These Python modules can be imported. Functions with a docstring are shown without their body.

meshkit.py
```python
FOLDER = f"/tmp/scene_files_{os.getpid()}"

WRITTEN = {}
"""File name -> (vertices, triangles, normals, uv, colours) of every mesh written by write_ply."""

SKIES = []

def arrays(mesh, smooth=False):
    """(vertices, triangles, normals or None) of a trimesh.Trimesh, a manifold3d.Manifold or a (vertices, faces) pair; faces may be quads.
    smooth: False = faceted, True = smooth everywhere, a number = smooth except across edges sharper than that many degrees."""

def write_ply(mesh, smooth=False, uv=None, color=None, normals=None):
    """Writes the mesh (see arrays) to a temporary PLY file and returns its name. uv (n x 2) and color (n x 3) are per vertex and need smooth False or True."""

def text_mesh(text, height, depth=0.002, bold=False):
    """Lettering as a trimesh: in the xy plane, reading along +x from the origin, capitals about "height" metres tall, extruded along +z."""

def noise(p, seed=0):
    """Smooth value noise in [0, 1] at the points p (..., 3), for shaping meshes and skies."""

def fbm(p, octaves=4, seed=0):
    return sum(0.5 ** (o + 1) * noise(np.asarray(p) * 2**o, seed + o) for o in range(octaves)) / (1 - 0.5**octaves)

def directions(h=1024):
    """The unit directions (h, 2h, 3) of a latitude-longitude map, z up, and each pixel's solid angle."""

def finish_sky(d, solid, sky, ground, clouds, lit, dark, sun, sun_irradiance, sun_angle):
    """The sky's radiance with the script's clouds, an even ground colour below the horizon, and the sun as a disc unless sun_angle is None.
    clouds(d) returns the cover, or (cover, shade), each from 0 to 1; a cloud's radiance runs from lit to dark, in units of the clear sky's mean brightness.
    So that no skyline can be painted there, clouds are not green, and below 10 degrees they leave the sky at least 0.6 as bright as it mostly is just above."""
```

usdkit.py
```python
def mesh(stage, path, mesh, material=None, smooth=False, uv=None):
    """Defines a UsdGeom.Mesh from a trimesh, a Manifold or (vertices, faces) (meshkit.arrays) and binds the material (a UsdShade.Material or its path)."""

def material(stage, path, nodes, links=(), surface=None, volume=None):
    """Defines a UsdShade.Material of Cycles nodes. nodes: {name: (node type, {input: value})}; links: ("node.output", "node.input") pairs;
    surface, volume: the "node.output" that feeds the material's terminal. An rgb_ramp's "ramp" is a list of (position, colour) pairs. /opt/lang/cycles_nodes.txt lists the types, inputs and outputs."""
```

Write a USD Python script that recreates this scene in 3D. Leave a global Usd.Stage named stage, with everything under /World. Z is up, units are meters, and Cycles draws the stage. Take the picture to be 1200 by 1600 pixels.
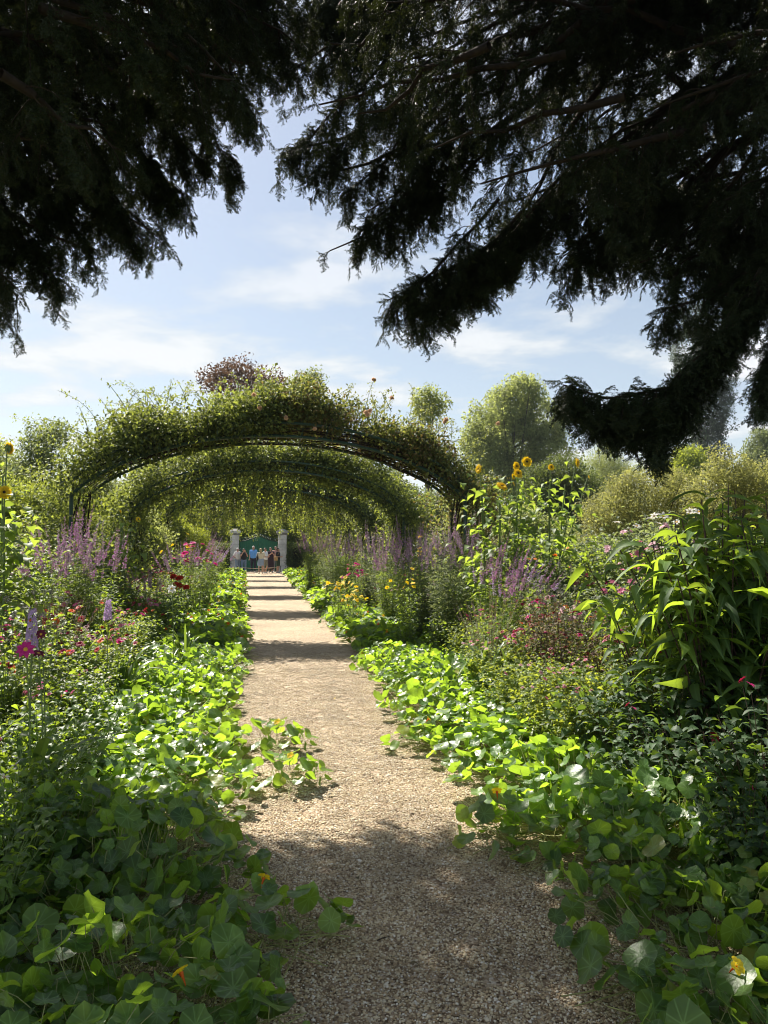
import math
import numpy as np
import trimesh
import manifold3d as m3
import usdkit
import meshkit
from pxr import Usd, UsdGeom, UsdLux, UsdShade, Gf, Sdf, Vt

stage = Usd.Stage.CreateInMemory()
UsdGeom.SetStageUpAxis(stage, "Z")
UsdGeom.SetStageMetersPerUnit(stage, 1.0)
UsdGeom.Xform.Define(stage, "/World")
UsdGeom.Scope.Define(stage, "/World/Looks")
PI = math.pi

# ------------------------------------------------------------------ camera, sky, sun, exposure
YAW, PITCH, EYE = math.radians(9.32), math.radians(2.77), 1.6      # the path runs along +y; the camera looks a little right of it
cam = UsdGeom.Camera.Define(stage, "/World/camera")
cam.CreateHorizontalApertureAttr(26.0)
cam.CreateFocalLengthAttr(26.0)
cam.CreateClippingRangeAttr((0.05, 20000.0))
cam.AddTranslateOp().Set((0, 0, EYE))
cam.AddRotateZOp().Set(-math.degrees(YAW))
cam.AddRotateXOp().Set(90 + math.degrees(PITCH))
cam.CreateExposureAttr(1.4)

SUN_AZ, SUN_EL = math.radians(-27.0), math.radians(47.0)            # from +y towards +x
sun_dir = np.array([math.sin(SUN_AZ) * math.cos(SUN_EL), math.cos(SUN_AZ) * math.cos(SUN_EL), math.sin(SUN_EL)])
SKY_STRENGTH = 0.05
dome = UsdLux.DomeLight.Define(stage, "/World/sky")
sky_mat = usdkit.material(stage, "/World/Looks/sky", {
    "sky": ("sky_texture", {"sky_type": "single_scattering", "sun_disc": False, "sun_elevation": SUN_EL, "sun_rotation": SUN_AZ, "altitude": 60.0, "air_density": 1.0, "aerosol_density": 1.0, "ozone_density": 0.7}),
    "tc": ("texture_coordinate", {}),
    "sep": ("separate_xyz", {}),
    "zz": ("math", {"math_type": "maximum", "value2": 0.0}),
    "za": ("math", {"math_type": "add", "value2": 0.10}),
    "px": ("math", {"math_type": "divide"}),
    "py": ("math", {"math_type": "divide"}),
    "com": ("combine_xyz", {"z": 2.6}),
    "n1": ("noise_texture", {"scale": 1.5, "detail": 7.0, "roughness": 0.55, "distortion": 0.1}),
    "r1": ("rgb_ramp", {"ramp": [(0.0, (0.34, 0.34, 0.34)), (0.47, (0.38, 0.38, 0.38)), (0.57, (0.9, 0.9, 0.9)), (1.0, (1, 1, 1))]}),
    "low": ("map_range", {"value": 0.0, "from_min": 0.24, "from_max": 0.45, "to_min": 1.0, "to_max": 0.55, "clamp": True}),
    "cov": ("math", {"math_type": "multiply"}),
    "cloud": ("mix_color", {"a": (5.0, 5.55, 5.75), "b": (7.3, 7.4, 7.4), "use_clamp": False}),
    "r2": ("map_range", {"from_min": 0.47, "from_max": 0.60, "to_min": 0.0, "to_max": 1.0, "clamp": True}),
    "mx": ("mix_color", {"use_clamp": False, "use_clamp_result": False}),
    "bg": ("background_shader", {"strength": SKY_STRENGTH}),
}, [("tc.generated", "sep.vector"), ("sep.z", "zz.value1"), ("zz.value", "za.value1"), ("sep.x", "px.value1"), ("za.value", "px.value2"),
    ("sep.y", "py.value1"), ("za.value", "py.value2"), ("px.value", "com.x"), ("py.value", "com.y"), ("com.vector", "n1.vector"), ("n1.fac", "r1.fac"),
    ("sep.z", "low.value"), ("r1.color", "cov.value1"), ("low.result", "cov.value2"), ("sky.color", "mx.a"), ("n1.fac", "r2.value"), ("r2.result", "cloud.fac"), ("cloud.result", "mx.b"), ("cov.value", "mx.fac"),
    ("mx.result", "bg.color")], surface="bg.background")
UsdShade.MaterialBindingAPI.Apply(dome.GetPrim()).Bind(sky_mat)
dome.GetPrim().SetCustomDataByKey("kind", "structure")
sun = UsdLux.DistantLight.Define(stage, "/World/sun")
sun.CreateIntensityAttr(1.25)
sun.CreateAngleAttr(0.5)
sun.CreateNormalizeAttr(True)
sun.CreateColorAttr((1.0, 0.93, 0.82))
sun.AddRotateZOp().Set(-math.degrees(SUN_AZ))
sun.AddRotateXOp().Set(-(90 - math.degrees(SUN_EL)))


# ------------------------------------------------------------------ helpers: views, meshes, prims
def unit(a):
    a = np.asarray(a, float)
    return a / (np.linalg.norm(a, axis=-1, keepdims=True) + 1e-12)


def ray(u, v):
    """Direction of a point of the 1200 x 1600 photograph, scaled so that one unit is one metre along +y of the camera's ground heading."""
    x, y, z = (u - 600) / 1200, 1.0, -(v - 800) / 1200
    y, z = y * math.cos(PITCH) - z * math.sin(PITCH), y * math.sin(PITCH) + z * math.cos(PITCH)
    return np.array([x * math.cos(YAW) + y * math.sin(YAW), -x * math.sin(YAW) + y * math.cos(YAW), z])


def at(u, v, y):
    """The point seen at (u, v) on the plane y metres down the garden."""
    r = ray(u, v)
    return np.array([0, 0, EYE]) + r * (y / r[1])


def gx(u, y):
    """x on the ground under what is seen at column u, y metres down the garden."""
    return float(at(u, 858, y)[0])


R = np.random.default_rng(11)
taken = {}


def numbered(name):
    k = taken.get(name, 0)
    taken[name] = k + 1
    return name if k == 0 else f"{name}_{k:03d}"


def tag(prim, label=None, cat=None, group=None, kind=None):
    p = prim.GetPrim() if hasattr(prim, "GetPrim") else prim
    for k, val in (("label", label), ("category", cat), ("group", group), ("kind", kind)):
        if val:
            p.SetCustomDataByKey(k, val)
    return p


class Geo:
    def __init__(self):
        self.v, self.f, self.t, self.n = [], [], [], 0

    def add(self, v, f, t=None):
        v, f = np.asarray(v, float), np.asarray(f, int)
        self.v.append(v)
        self.f.append(f + self.n)
        t = np.zeros((len(v), 3)) if t is None else np.asarray(t, float)
        self.t.append(t if t.shape[1] == 3 else np.hstack([t, np.zeros((len(t), 1))]))
        self.n += len(v)
        return self

    def tm(self, m):
        return self.add(np.array(m.vertices), np.array(m.faces))

    def out(self):
        return np.vstack(self.v), np.vstack(self.f), np.vstack(self.t)


def put(path, geo, mat, smooth=False):
    if isinstance(geo, Geo):
        geo = geo.out()
    if isinstance(geo, trimesh.Trimesh):
        geo = (np.array(geo.vertices), np.array(geo.faces))
    v, f = geo[0], geo[1]
    uv = geo[2] if len(geo) > 2 else None
    rnd = None
    if uv is not None and np.shape(uv)[1] == 3:
        rnd, uv = np.asarray(uv)[:, 2], np.asarray(uv)[:, :2]
    m = usdkit.mesh(stage, path, (v, f), mat, smooth=smooth, uv=uv)
    if rnd is not None:
        UsdGeom.PrimvarsAPI(m).CreatePrimvar("rnd", Sdf.ValueTypeNames.FloatArray, "vertex").Set(Vt.FloatArray.FromNumpy(rnd.astype(np.float32)))
    return m.GetPrim()


child_count = {}


def part(parent, name, geo, mat, smooth=False, kind=None, label=None):
    """A part of the thing (or part) at path parent, as one mesh."""
    k = child_count.get((parent, name), 0)
    child_count[(parent, name)] = k + 1
    path = f"{parent}/{name}" + (f"_{k:03d}" if k else "")
    p = put(path, geo, mat, smooth)
    tag(p, label=label, kind=kind)
    return path


def thing(name, label, cat, loc=(0, 0, 0), rz=0, scale=None, group=None, kind=None):
    path = "/World/" + numbered(name)
    x = UsdGeom.Xform.Define(stage, path)
    x.AddTranslateOp().Set(tuple(float(c) for c in loc))
    x.AddRotateZOp().Set(math.degrees(rz))
    if scale is not None:
        x.AddScaleOp().Set((scale,) * 3 if np.isscalar(scale) else tuple(map(float, scale)))
    tag(x, label, cat, group, kind)
    return path


stage.CreateClassPrim("/World/plant_models")


def model(name):
    path = f"/World/plant_models/{name}"
    UsdGeom.Xform.Define(stage, path)
    return path


def copy(mod, name, label, cat, loc, rz=0.0, scale=1.0, group=None):
    path = thing(name, label, cat, loc, rz, scale, group)
    p = stage.GetPrimAtPath(path)
    p.GetReferences().AddInternalReference(mod)
    p.SetInstanceable(True)
    return path


def quats(X, Y, Z):
    """Quaternions (w, x, y, z) of the frames with these axes."""
    from scipy.spatial.transform import Rotation
    q = Rotation.from_matrix(np.stack([X, Y, Z], -1)).as_quat()
    return q[:, [3, 0, 1, 2]]


def frames(Y, Z):
    Y = unit(Y)
    X = np.cross(Y, Z)
    bad = np.linalg.norm(X, axis=1) < 1e-5
    X[bad] = np.cross(Y[bad], [0.3, 0.9, 0.2])
    X = unit(X)
    return X, Y, np.cross(X, Y)


def scatter_instances(path, protos, P, Y, Z, S, idx=None, kind="stuff", label=None):
    """PointInstancer at path. protos: [(name, geo, material, smooth)]."""
    pi = UsdGeom.PointInstancer.Define(stage, path)
    targets = []
    for name, geo, mat, smooth in protos:
        put(f"{path}/{name}", geo, mat, smooth)
        targets.append(Sdf.Path(f"{path}/{name}"))
    pi.CreatePrototypesRel().SetTargets(targets)
    q = quats(*frames(Y, Z))
    n = len(P)
    pi.CreatePositionsAttr(Vt.Vec3fArray.FromNumpy(np.asarray(P, np.float32)))
    pi.CreateScalesAttr(Vt.Vec3fArray.FromNumpy(np.repeat(np.asarray(S, np.float32).reshape(-1, 1), 3, 1)))
    pi.CreateOrientationsAttr(Vt.QuathArray([Gf.Quath(float(a), float(b), float(c), float(d)) for a, b, c, d in q]))
    pi.CreateProtoIndicesAttr(Vt.IntArray.FromNumpy((np.arange(n) % len(protos) if idx is None else np.asarray(idx)).astype(np.int32)))
    tag(pi.GetPrim(), label=label, kind=kind)
    return pi


def scatter(base, P, Y, Z, S):
    """Copies of the small mesh base as one mesh (v, f, uv)."""
    bv, bf, bt = base
    X, Y, Z = frames(np.asarray(Y, float), np.asarray(Z, float))
    S = np.broadcast_to(np.asarray(S, float), (len(P),))
    v = np.asarray(P)[:, None] + S[:, None, None] * (bv[None, :, :1] * X[:, None] + bv[None, :, 1:2] * Y[:, None] + bv[None, :, 2:] * Z[:, None])
    f = bf[None] + (np.arange(len(P)) * len(bv))[:, None, None]
    rnd = np.modf(np.arange(len(P)) * 0.6180339 + 0.37 * np.abs(np.asarray(P)).sum(1))[0]
    return v.reshape(-1, 3), f.reshape(-1, 3), np.hstack([np.tile(bt, (len(P), 1)), np.repeat(rnd, len(bv))[:, None]])


def tube(pts, r, sides=5, cap=False):
    p = np.asarray(pts, float)
    t = unit(np.gradient(p, axis=0))
    ref = np.where(np.abs(t[:, 2:]) < 0.85, [0, 0, 1.0], [1.0, 0, 0])
    a = unit(np.cross(t, ref))
    b = np.cross(t, a)
    ang = np.arange(sides) * 2 * PI / sides
    r = np.broadcast_to(np.asarray(r, float), (len(p),))
    v = p[:, None] + r[:, None, None] * (np.cos(ang)[None, :, None] * a[:, None] + np.sin(ang)[None, :, None] * b[:, None])
    i, j = np.meshgrid(np.arange(len(p) - 1), np.arange(sides), indexing="ij")
    q = np.stack([i * sides + j, i * sides + (j + 1) % sides, (i + 1) * sides + (j + 1) % sides, (i + 1) * sides + j], -1).reshape(-1, 4)
    v, f = v.reshape(-1, 3), np.vstack([q[:, [0, 1, 2]], q[:, [0, 2, 3]]])
    if cap:
        n = len(v)
        v = np.vstack([v, p[:1], p[-1:]])
        k = np.arange(sides)
        f = np.vstack([f, np.stack([np.full(sides, n), k, (k + 1) % sides], 1), np.stack([np.full(sides, n + 1), n - sides + (k + 1) % sides, n - sides + k], 1)])
    return v, f


def bez(a, b, c, n=5):
    t = np.linspace(0, 1, n)[:, None]
    return (1 - t) ** 2 * np.asarray(a) + 2 * t * (1 - t) * np.asarray(b) + t * t * np.asarray(c)


def box(x0, x1, y0, y1, z0, z1, bev=0.0):
    c, e = np.array([(x0 + x1) / 2, (y0 + y1) / 2, (z0 + z1) / 2]), np.array([x1 - x0, y1 - y0, z1 - z0])
    if not bev:
        m = trimesh.creation.box(e)
        return np.array(m.vertices) + c, np.array(m.faces)
    pts = []
    for s in np.ndindex(2, 2, 2):
        s = np.array(s) * 2 - 1
        for k in range(3):
            d = np.full(3, bev)
            d[k] = 0
            pts.append(s * (e / 2 - d))
    m = trimesh.convex.convex_hull(np.array(pts))
    return np.array(m.vertices) + c, np.array(m.faces)


# ------------------------------------------------------------------ leaf shapes (axis +y, upper side +z, unit length)
def blade(widths, fold=0.25, droop=0.25, wave=0.0):
    """Leaf with midrib: half-widths at even stations; the last is the tip."""
    n = len(widths)
    t = np.linspace(0, 1, n)
    v, uv = [], []
    for i in range(n):
        z = 0.12 * math.sin(t[i] * PI) - droop * t[i] ** 2
        w = widths[i]
        wz = wave * math.sin(i * 2.1)
        v += [(-w, t[i], z + fold * w + wz), (0, t[i], z), (w, t[i], z + fold * w - wz)]
        uv += [(0.5 - w, t[i]), (0.5, t[i]), (0.5 + w, t[i])]
    f = []
    for i in range(n - 1):
        a, b = 3 * i, 3 * i + 3
        for k in (0, 1):
            f += [(a + k, a + k + 1, b + k + 1), (a + k, b + k + 1, b + k)]
    v, f = np.array(v, float), np.array(f)
    area = np.linalg.norm(np.cross(v[f[:, 1]] - v[f[:, 0]], v[f[:, 2]] - v[f[:, 0]]), axis=1)
    return v, f[area > 1e-9], np.array(uv)


OVATE = blade([0.02, 0.24, 0.30, 0.22, 0.0], 0.3, 0.25)
OVATE_BIG = blade([0.02, 0.17, 0.27, 0.30, 0.27, 0.19, 0.09, 0.0], 0.22, 0.30, 0.012)
LANCE = blade([0.01, 0.09, 0.13, 0.14, 0.12, 0.08, 0.04, 0.0], 0.3, 0.38, 0.006)
LANCES = [LANCE, blade([0.01, 0.08, 0.12, 0.13, 0.12, 0.09, 0.04, 0.0], 0.45, 0.75, 0.012), blade([0.01, 0.10, 0.14, 0.15, 0.13, 0.08, 0.03, 0.0], 0.12, 0.12, 0.014), blade([0.01, 0.07, 0.11, 0.12, 0.10, 0.07, 0.03, 0.0], 0.6, 0.5, -0.012)]
HEART = blade([0.07, 0.30, 0.37, 0.35, 0.28, 0.18, 0.08, 0.0], 0.22, 0.40, 0.012)
PETAL_ROUND = blade([0.08, 0.14, 0.34, 0.46, 0.44, 0.22], 0.1, 0.25, 0.02)
NARROW = blade([0.02, 0.08, 0.06, 0.0], 0.2, 0.1)
SMALL = blade([0.02, 0.28, 0.0], 0.25, 0.15)
STRAP = blade([0.03, 0.032, 0.033, 0.033, 0.032, 0.03, 0.026, 0.018, 0.0], 0.5, 0.0)


def lobed():
    """Dahlia-like leaf: pointed with coarse teeth."""
    w = [0.02, 0.2, 0.17, 0.3, 0.22, 0.27, 0.16, 0.17, 0.07, 0.0]
    return blade(w, 0.18, 0.3, 0.012)


TOOTHED = lobed()


def round_leaf(seed, seg=15):
    r = np.random.default_rng(seed)
    ph, k = r.uniform(0, 6.28), r.integers(3, 6)
    a = np.arange(seg) * 2 * PI / seg
    rim = 1 + 0.07 * np.sin(k * a + ph) + r.normal(0, 0.045, seg)
    cup = r.uniform(-0.10, 0.16)
    fold = r.uniform(-0.30, 0.30)
    v, uv = [(0.0, 0.12, -0.03)], [(0.5, 0.5)]
    for q in (0.5, 0.82, 1.0):
        x, y = rim ** q * q * np.cos(a), rim ** q * q * np.sin(a)
        z = cup * q * q + 0.11 * q * q * np.sin(k * a + ph) + fold * x * x * 1.5
        v += list(zip(x, y + 0.12 * (1 - q), z))
        uv += list(zip(0.5 + 0.5 * q * np.cos(a), 0.5 + 0.5 * q * np.sin(a)))
    f = []
    for j in range(seg):
        j2 = (j + 1) % seg
        f.append((0, 1 + j, 1 + j2))
        for ring in (0, 1):
            o = 1 + ring * seg
            f += [(o + j, o + seg + j, o + seg + j2), (o + j, o + seg + j2, o + j2)]
    return np.array(v), np.array(f), np.array(uv)


ROUND = [round_leaf(s) for s in range(14)]
ROUND_LOW = []
for s in range(4):
    a = np.arange(8) * PI / 4
    v = np.vstack([[0, 0, -0.05], np.stack([np.cos(a), np.sin(a), 0.08 * np.sin(2 * a + s) + 0.03 * s - 0.03], 1)])
    f = np.array([(0, 1 + j, 1 + (j + 1) % 8) for j in range(8)])
    ROUND_LOW.append((v, f, 0.5 + 0.5 * v[:, :2]))


# ------------------------------------------------------------------ materials
def leaf_mat(name, dark, light, trans, mixf=0.45, rough=0.5, vein=None, spec=0.4, island=False, odd=None, scale=3.0):
    """Leaf: colour varied from leaf to leaf, some light let through."""
    nodes = {
        "oi": ("object_info", {}), "geo": ("geometry", {}), "at": ("attribute", {"attribute": "rnd"}),
        "add": ("math", {"math_type": "add"}), "fr": ("math", {"math_type": "fraction"}),
        "r": ("rgb_ramp", {"ramp": [(0, dark), (0.75, light), (0.93, light), (1.0, odd or light)]}),
        "rt": ("rgb_ramp", {"ramp": [(0, tuple(0.55 * c for c in trans)), (0.6, trans), (1.0, tuple(min(1, 1.15 * c) for c in trans))]}),
        "ns": ("noise_texture", {"scale": scale, "detail": 2.0}),
        "hv": ("hsv", {"saturation": 1.0}), "nv": ("map_range", {"from_min": 0.3, "from_max": 0.7, "to_min": 0.7, "to_max": 1.3, "clamp": True}),
        "p": ("principled_bsdf", {"roughness": rough, "specular_ior_level": spec}),
        "t": ("translucent_bsdf", {}), "m": ("mix_closure", {"fac": mixf}),
    }
    links = [("oi.random", "add.value1"), ("at.fac", "add.value2"), ("add.value", "fr.value1"), ("fr.value", "r.fac"), ("fr.value", "rt.fac"),
             ("geo.position", "ns.vector"), ("ns.fac", "nv.value"), ("nv.result", "hv.value"), ("r.color", "hv.color"), ("rt.color", "t.color"),
             ("p.BSDF", "m.closure1"), ("t.BSDF", "m.closure2")]
    last = "hv.color"
    if vein == "radial":
        nodes |= {"tc": ("texture_coordinate", {}), "vs": ("vector_math", {"math_type": "subtract", "vector2": (0.5, 0.5, 0)}), "sx": ("separate_xyz", {}),
                  "an": ("math", {"math_type": "arctan2"}), "mu": ("math", {"math_type": "multiply", "value2": 9 / (2 * PI)}), "vf": ("math", {"math_type": "fraction"}),
                  "su": ("math", {"math_type": "subtract", "value2": 0.5}), "ab": ("math", {"math_type": "absolute"}),
                  "le": ("vector_math", {"math_type": "length"}), "ml": ("math", {"math_type": "multiply"}),
                  "vr": ("map_range", {"from_min": 0.010, "from_max": 0.034, "to_min": 0.58, "to_max": 0.0, "clamp": True}),
                  "vc": ("mix_color", {"b": tuple(min(1, 2.2 * c + 0.05) for c in light)}),
                  "vn": ("noise_texture", {"scale": 60.0, "detail": 3.0}), "bu": ("bump", {"strength": 0.25, "distance": 0.01})}
        links += [("tc.UV", "vs.vector1"), ("vs.vector", "sx.vector"), ("sx.y", "an.value1"), ("sx.x", "an.value2"), ("an.value", "mu.value1"), ("mu.value", "vf.value1"),
                  ("vf.value", "su.value1"), ("su.value", "ab.value1"), ("vs.vector", "le.vector1"), ("ab.value", "ml.value1"), ("le.value", "ml.value2"), ("ml.value", "vr.value"),
                  ("vr.result", "vc.fac"), (last, "vc.a"), ("geo.position", "vn.vector"), ("vn.fac", "bu.height"), ("bu.normal", "p.normal")]
        last = "vc.result"
    if vein == "mid":
        nodes |= {"tc": ("texture_coordinate", {}), "sx": ("separate_xyz", {}), "su": ("math", {"math_type": "subtract", "value2": 0.5}), "ab": ("math", {"math_type": "absolute"}),
                  "wv": ("math", {"math_type": "multiply_add", "value2": 0.9}), "mv": ("math", {"math_type": "multiply", "value2": 9.0}), "fv": ("math", {"math_type": "fraction"}),
                  "vr": ("map_range", {"from_min": 0.006, "from_max": 0.022, "to_min": 0.5, "to_max": 0.0, "clamp": True}),
                  "sr": ("map_range", {"from_min": 0.0, "from_max": 0.14, "to_min": 0.22, "to_max": 0.0, "clamp": True}),
                  "mxm": ("math", {"math_type": "maximum"}), "vc": ("mix_color", {"b": tuple(min(1, 2.0 * c + 0.04) for c in light)}),
                  "neg": ("math", {"math_type": "multiply", "value2": -0.9})}
        links += [("tc.UV", "sx.vector"), ("sx.x", "su.value1"), ("su.value", "ab.value1"), ("ab.value", "vr.value"), ("ab.value", "neg.value1"), ("sx.y", "wv.value1"),
                  ("neg.value", "wv.value3"), ("wv.value", "mv.value1"), ("mv.value", "fv.value1"), ("fv.value", "sr.value"), ("vr.result", "mxm.value1"), ("sr.result", "mxm.value2"),
                  ("mxm.value", "vc.fac"), (last, "vc.a")]
        last = "vc.result"
    links += [(last, "p.base_color"), ("m.closure", "out")] if False else [(last, "p.base_color")]
    return usdkit.material(stage, f"/World/Looks/{name}", nodes, links, surface="m.closure")


def plain_mat(name, color, rough=0.6, var=0.25, scale=12.0, bump=0.0, metallic=0.0, spec=0.4, trans=0.0, color2=None, stretch=(1, 1, 1), bscale=None):
    c2 = color2 or tuple(min(1, c * (1 + var)) for c in color)
    c1 = color if color2 else tuple(c * (1 - var) for c in color)
    nodes = {"geo": ("geometry", {}), "oi": ("object_info", {}), "mp": ("mapping", {"scale": stretch}), "n": ("noise_texture", {"scale": scale, "detail": 5.0, "roughness": 0.6}),
             "r": ("rgb_ramp", {"ramp": [(0.3, c1), (0.7, c2)]}), "p": ("principled_bsdf", {"roughness": rough, "metallic": metallic, "specular_ior_level": spec}),
             "bn": ("noise_texture", {"scale": bscale or scale * 3, "detail": 4.0}), "b": ("bump", {"strength": bump, "distance": 0.02})}
    links = [("geo.position", "mp.vector"), ("mp.vector", "n.vector"), ("n.fac", "r.fac"), ("r.color", "p.base_color"), ("mp.vector", "bn.vector"), ("bn.fac", "b.height")]
    if bump:
        links.append(("b.normal", "p.normal"))
    surf = "p.BSDF"
    if trans:
        nodes |= {"t": ("translucent_bsdf", {}), "m": ("mix_closure", {"fac": trans})}
        links += [("r.color", "t.color"), ("p.BSDF", "m.closure1"), ("t.BSDF", "m.closure2")]
        surf = "m.closure"
    return usdkit.material(stage, f"/World/Looks/{name}", nodes, links, surface=surf)


M = {}
M["nasturtium"] = leaf_mat("nasturtium_leaf", (0.034, 0.085, 0.028), (0.085, 0.160, 0.036), (0.42, 0.64, 0.04), 0.48, 0.40, "radial", 0.65, odd=(0.28, 0.24, 0.05))
M["nasturtium_far"] = leaf_mat("nasturtium_leaf_small", (0.032, 0.085, 0.022), (0.095, 0.165, 0.032), (0.42, 0.62, 0.04), 0.48, 0.5)
M["green"] = leaf_mat("border_leaf", (0.030, 0.070, 0.020), (0.085, 0.140, 0.034), (0.38, 0.50, 0.04), 0.45, 0.5, odd=(0.16, 0.15, 0.04))
M["green_near"] = leaf_mat("border_leaf_veined", (0.032, 0.075, 0.022), (0.078, 0.138, 0.034), (0.40, 0.54, 0.035), 0.46, 0.48, "mid")
M["yellow_green"] = leaf_mat("light_leaf", (0.055, 0.105, 0.024), (0.13, 0.185, 0.04), (0.50, 0.56, 0.05), 0.46, 0.5)
M["grey_green"] = leaf_mat("greyish_leaf", (0.050, 0.075, 0.040), (0.12, 0.150, 0.075), (0.34, 0.40, 0.12), 0.40, 0.6)
M["dark_leaf"] = leaf_mat("dark_leaf", (0.018, 0.045, 0.022), (0.045, 0.085, 0.035), (0.22, 0.34, 0.03), 0.36, 0.58, "mid", 0.35)
M["long_leaf"] = leaf_mat("long_leaf", (0.028, 0.070, 0.020), (0.075, 0.140, 0.034), (0.42, 0.58, 0.04), 0.46, 0.62, "mid", 0.5)
M["sun_leaf"] = leaf_mat("sunflower_leaf", (0.055, 0.10, 0.030), (0.11, 0.175, 0.055), (0.44, 0.58, 0.06), 0.45, 0.55)
M["strap"] = leaf_mat("strap_leaf", (0.040, 0.090, 0.026), (0.085, 0.150, 0.040), (0.28, 0.40, 0.04), 0.38, 0.42)
M["brown"] = leaf_mat("withered_leaf", (0.060, 0.055, 0.028), (0.15, 0.115, 0.055), (0.22, 0.16, 0.05), 0.30, 0.7, odd=(0.24, 0.13, 0.05))
M["rose_leaf"] = leaf_mat("rose_leaf", (0.030, 0.062, 0.018), (0.115, 0.135, 0.050), (0.42, 0.44, 0.08), 0.40, 0.5, odd=(0.22, 0.10, 0.035))
M["rose_dark"] = leaf_mat("dark_rose_leaf", (0.022, 0.042, 0.018), (0.055, 0.080, 0.030), (0.16, 0.20, 0.03), 0.28, 0.5)
M["rose_bronze"] = leaf_mat("bronze_rose_leaf", (0.070, 0.060, 0.026), (0.14, 0.110, 0.045), (0.34, 0.24, 0.06), 0.34, 0.5, odd=(0.24, 0.10, 0.04))
M["vine_leaf"] = leaf_mat("vine_leaf", (0.032, 0.068, 0.018), (0.100, 0.135, 0.046), (0.42, 0.48, 0.07), 0.41, 0.5)
M["yew"] = leaf_mat("yew_needle", (0.012, 0.022, 0.010), (0.030, 0.046, 0.016), (0.045, 0.055, 0.010), 0.18, 0.5, spec=0.25, odd=(0.07, 0.055, 0.02))
M["tree_green"] = leaf_mat("tree_leaf", (0.080, 0.112, 0.040), (0.165, 0.190, 0.075), (0.52, 0.58, 0.15), 0.46, 0.55, scale=0.4)
M["tree_dark"] = leaf_mat("dark_tree_leaf", (0.030, 0.056, 0.024), (0.075, 0.105, 0.040), (0.24, 0.30, 0.05), 0.36, 0.55, scale=0.4)
M["tree_olive"] = leaf_mat("olive_shrub_leaf", (0.105, 0.120, 0.042), (0.21, 0.215, 0.085), (0.52, 0.52, 0.13), 0.42, 0.55, odd=(0.20, 0.13, 0.06))
M["tree_copper"] = leaf_mat("copper_leaf", (0.055, 0.040, 0.030), (0.13, 0.085, 0.060), (0.20, 0.11, 0.06), 0.3, 0.55)
M["poplar"] = leaf_mat("poplar_leaf", (0.026, 0.044, 0.030), (0.056, 0.078, 0.046), (0.11, 0.15, 0.06), 0.26, 0.5, scale=0.4)
M["stem"] = plain_mat("green_stem", (0.12, 0.17, 0.05), 0.6, 0.3)
M["pale_stem"] = plain_mat("pale_stem", (0.26, 0.27, 0.10), 0.55, 0.3)
M["red_stem"] = plain_mat("reddish_stem", (0.055, 0.030, 0.018), 0.6, 0.35)
M["straw"] = plain_mat("dry_straw", (0.22, 0.17, 0.08), 0.8, 0.4)
M["bark"] = plain_mat("bark", (0.030, 0.021, 0.015), 0.95, 0.45, 9.0, 0.6, stretch=(1, 1, 0.25))
M["far_bark"] = plain_mat("far_bark", (0.08, 0.065, 0.05), 0.9, 0.4, 2.0)
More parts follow.
